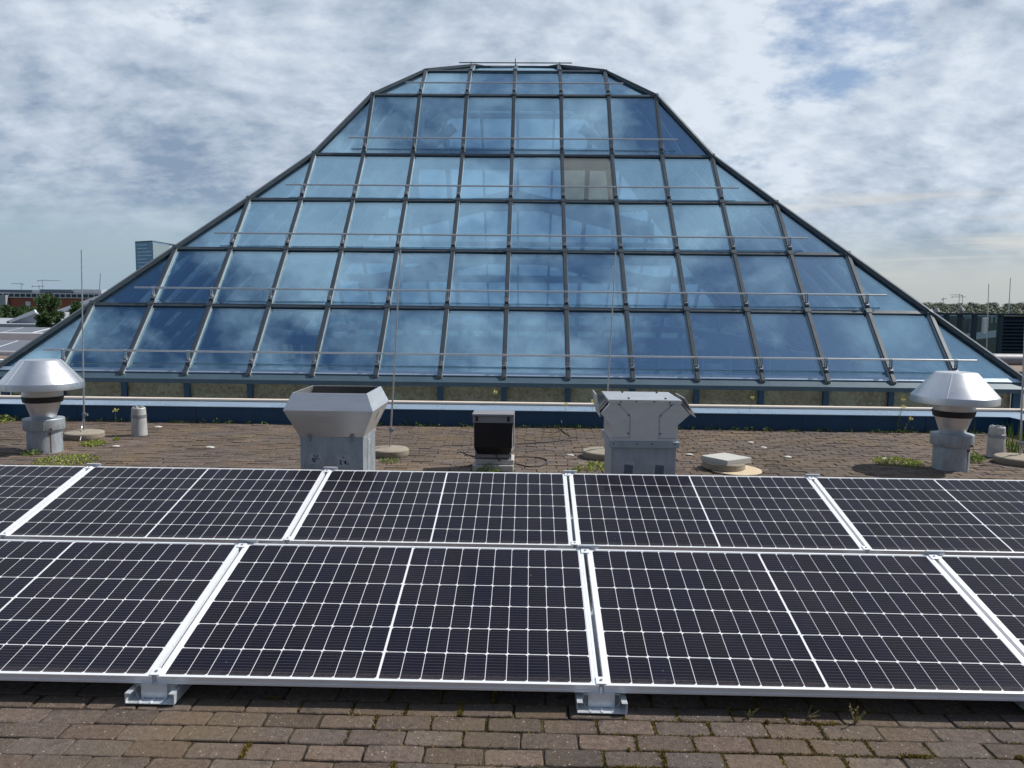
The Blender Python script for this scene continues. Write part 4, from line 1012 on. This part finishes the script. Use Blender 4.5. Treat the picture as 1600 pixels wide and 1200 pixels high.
# ---------------------------------------------------------------- trees
def tree(label, px, pt, pb, Y, wpx, n, lf, seed, group='trees beyond the roofs', trunk=True):
    rr = random.Random(seed); top = D(px, pt, Y); bot = D(px, pb, Y); m = Y/1243.; rad = wpx*m/2
    t_ = thing('tree', label, 'tree', (top.x, Y, -20), 0, group); H = top.z+20; low = bot.z+20-1.5*rad
    b = MB(); b.tube([(0,0,0), (.1,0,H*.4), (0,.1,H*.75), (0,0,H*.93)], .32, 8, .06)
    for k in range(7):
        a = k*2.4; z = H*(.55+.05*k); b.tube([(0,0,z), (rad*.6*math.cos(a), rad*.6*math.sin(a), z+rad*.7)], .1, 5, .03)
    b.build('trunk', M['bark'], t_)
    b = MB(); cl = []
    zc = (H+low)/2; hh = (H-low)/2
    for k in range(46):
        a = rr.uniform(0, 6.28); q = rr.uniform(-1, 1); w_ = math.sqrt(max(0, 1-abs(q)**2.2))*rr.uniform(.45, 1.0); s_ = rr.uniform(.16, .34)
        cl.append((Vector((rad*w_*math.cos(a)*.9, rad*w_*math.sin(a)*.9, zc+q*hh*.92)), rad*s_, rr.uniform(.6, 1.35)))
    for _ in range(n):
        c, r_, k_ = rr.choice(cl); v = Vector((rr.gauss(0,1), rr.gauss(0,1), rr.gauss(0,1))).normalized()*r_*rr.uniform(.2, 1.5)
        v.z *= .8; k = k_*rr.uniform(.7, 1.3); d_ = (v+Vector((rr.gauss(0,.4), rr.gauss(0,.4), rr.gauss(0,.4)))*r_)
        d_ = d_ if d_.length > 1e-4 else Vector((0,0,1)); d_.normalize(); s = d_.orthogonal().normalized()*lf*.45
        p_ = c+v; b.add([p_, p_+d_*lf*.5+s, p_+d_*lf, p_+d_*lf*.5-s], [(0,1,2,3)], (k, k*rr.uniform(.92, 1.06), k))
    b.build('crown', M['leaf'], t_)
tree('upright leafy tree standing alone in front of the office block at left', 75, 459, 503, 85, 38, 14000, .17, 1)
tree('small bushy tree just left of the tall left lightning rod', 119, 471, 489, 95, 16, 5000, .17, 2)
tl = [(-8, 479, 'leftmost'), (8, 477, 'second'), (24, 478.5, 'third'), (38, 476.5, 'fourth'), (50, 479, 'fifth, next to the upright tree')]
for k, (px, pt, wh) in enumerate(tl): tree('dark broad tree in the row below the office block, '+wh+(' from the left' if k in (1, 2, 3) else ''), px, pt+2.5, 500, 125+6*k, 24, 5200, .26, 10+k, 'dark trees below the office block')
# woodland to the right and far horizon
b = MB(); rr = random.Random(77)
def crown(b, x, y, zt_, rad, n, lf, kk):
    rings = [(0.55, -1.6), (.92, -.9), (.95, -.1), (.75, .45), (.4, .78)]
    vs = [(x+rad*r_*.9*math.cos(a*1.047+r_)*rr.uniform(.85,1.1), y+rad*r_*.9*math.sin(a*1.047+r_), zt_-rad+rad*z_*.85) for r_, z_ in rings for a in range(6)]
    kq = kk*.8; b.add(vs, [(i*6+k, i*6+(k+1) % 6, (i+1)*6+(k+1) % 6, (i+1)*6+k) for i in range(4) for k in range(6)]+[tuple(24+k for k in range(6))], (kq, kq, kq*.9))
    for _ in range(n):
        v = Vector((rr.gauss(0,1), rr.gauss(0,1), rr.gauss(0,1))).normalized(); v.z = abs(v.z)*1.0-.15; p_ = Vector((x, y, zt_-rad))+Vector((v.x*rad, v.y*rad, v.z*rad))*rr.uniform(.8, 1.02)
        d_ = (v+Vector((rr.gauss(0,.5), rr.gauss(0,.5), rr.gauss(0,.5)))).normalized(); s = d_.orthogonal().normalized()*lf*.5; k = kk*rr.uniform(.65, 1.35)
        b.add([p_-d_*lf*.5, p_+s, p_+d_*lf*.5, p_-s], [(0,1,2,3)], (k, k*rr.uniform(.9, 1.05), k*.9))
for _ in range(560):
    Y = 110*math.exp(rr.random()*1.9); px = rr.uniform(1380, 1760); q = D(px, 470, Y)
    f_ = (Y-110)/620; zt_ = D(px, 470.5+(1-f_)*17+rr.uniform(-.3, 1.6), Y).z
    rad = rr.uniform(3.5, 6.5); crown(b, q.x, Y, zt_, rad, 260, rad*.15, rr.uniform(.6, 1.35))
tag(struct(b.build('woodland', M['wood_leaf']), 'stuff'), 'green wood stretching to the horizon at right', 'woodland')
b = MB()
for _ in range(420):
    x = rr.uniform(-1800, 1700); Y = rr.uniform(900, 1500); crown(b, x, Y, rr.uniform(-6, 0), rr.uniform(9, 16), 40, 5, rr.uniform(.7, 1.2))
tag(struct(b.build('far_woodland', M['wood_leaf']), 'stuff'), 'far line of trees on the horizon', 'woodland')
# ---------------------------------------------------------------- dark roof screen at right
YS = 27.0
sc = thing('roof_screen', 'dark navy louvred screen with glazed bays behind the right slope of the glass roof', 'screen')
xa, xb, xc, xd = D(1455, 490, YS).x, D(1522, 490, YS).x, D(1567, 492, YS).x, D(1700, 494, YS).x
ztop = D(1530, 489.5, YS).z; zbt = D(1530, 552, YS).z
b = MB(); b.box(xa, YS, ztop-.07, xd, YS+.3, ztop); b.box(xa, YS, zbt-.2, xd, YS+.25, zbt); b.build('top_rail', M['screen'], sc)
for px in (1455, 1481, 1502, 1525, 1566):
    x = D(px, 500, YS).x; b = MB(); b.box(x-.06, YS+.02, zbt, x+.06, YS+.2, ztop-.07); b.build('post', M['screen'], sc)
b = MB(); z = zbt+.04
while z < ztop-.16: b.prism([(xc+.05, YS+.02, z), (xc+.05, YS+.14, z+.10), (xc+.05, YS+.14, z+.125), (xc+.05, YS+.02, z+.025)], (xd-xc, 0, 0)); z += .115
b.build('louvres', M['screen'], sc)
b = MB(); b.box(xc+.05, YS+.2, zbt, xd, YS+.24, ztop-.08); b.build('louvre_back', M['screen'], sc)
b = MB(); b.box(xa, YS+.08, zbt, xc, YS+.10, ztop-.07); b.build('bay_glazing', M['glass_dark'], sc)
# things behind the glazed bays
pb_ = thing('plant_building', 'dark rooftop building with small windows seen through the bays of the screen', 'building')
YB = 40.0
x0_, x1_ = D(1440, 500, YB).x, D(1720, 500, YB).x; b = MB(); b.box(x0_, YB, -6, x1_, YB+8, D(1530, 494, YB).z); b.build('wall', M['roof_dark'], pb_)
for (px, py_, w_, h_, mt) in ((1466, 499, 4, 5, 'ribbon'), (1510, 496, 5, 6, 'grey_roof'), (1549, 500, 2.5, 9, 'ribbon'), (1557, 500, 4, 9, 'ribbon'), (1562, 500, 2.5, 9, 'ribbon'), (1561, 511, 6, 8, 'ribbon'), (1517, 510, 5, 3, 'grey_roof'), (1518, 529, 8, 7, 'tan')):
    p = D(px, py_, YB); m = YB/1243; b = MB(); b.box(p.x-w_*m/2, YB-.05, p.z-h_*m/2, p.x+w_*m/2, YB-.01, p.z+h_*m/2); b.build('window', M[mt], pb_)
p = D(1528, 530, 34); b = MB(); q = D(1566, 516, 34); b.prism([(p.x, 34, -3), (q.x+2, 34, -3), (q.x+2, 34, q.z), (p.x, 34, p.z)], (0, 3, 0)); b.build('sloping_roof', M['roof_dark'], pb_)
for (px, pt) in ((1464, 482), (1502, 480)):
    p = D(px, pt, YS+3); b = MB(); b.lathe([(.07, -.9), (.07, -.14), (.13, -.12), (.06, 0), (0, .02)], 16, (p.x, YS+3, p.z)); tag(b.build('roof_vent', M['grey_paint']), 'small grey vent cap above the dark screen, '+('nearer the glass roof' if px < 1480 else 'further right'), 'vent', 'small vent caps above the screen')
p = D(1540, 509, YS-.4); b = MB(); b.box(p.x-.09, YS-.45, p.z-.26, p.x+.06, YS-.32, p.z+.26); tag(b.build('switch_box', M['galv'], None, .01), 'light grey box fixed to the rod in front of the screen', 'box')
a = D(1530, 563, 22); c = D(1700, 567, 22); b = MB(); b.tube([(a.x-1, 22, a.z), (c.x, 22, a.z)], .19, 24); tag(b.build('duct_pipe', M['grey_paint']), 'fat grey pipe lying below the dark screen at right', 'pipe')
b = MB(); b.box(D(1500, 575, 20).x, 19.5, -.06, 17, 24, D(1590, 577, 20).z-.02); tag(b.build('brown_plinth', M['brown_roof']), 'low brown plinth below the fat pipe at right', 'plinth')
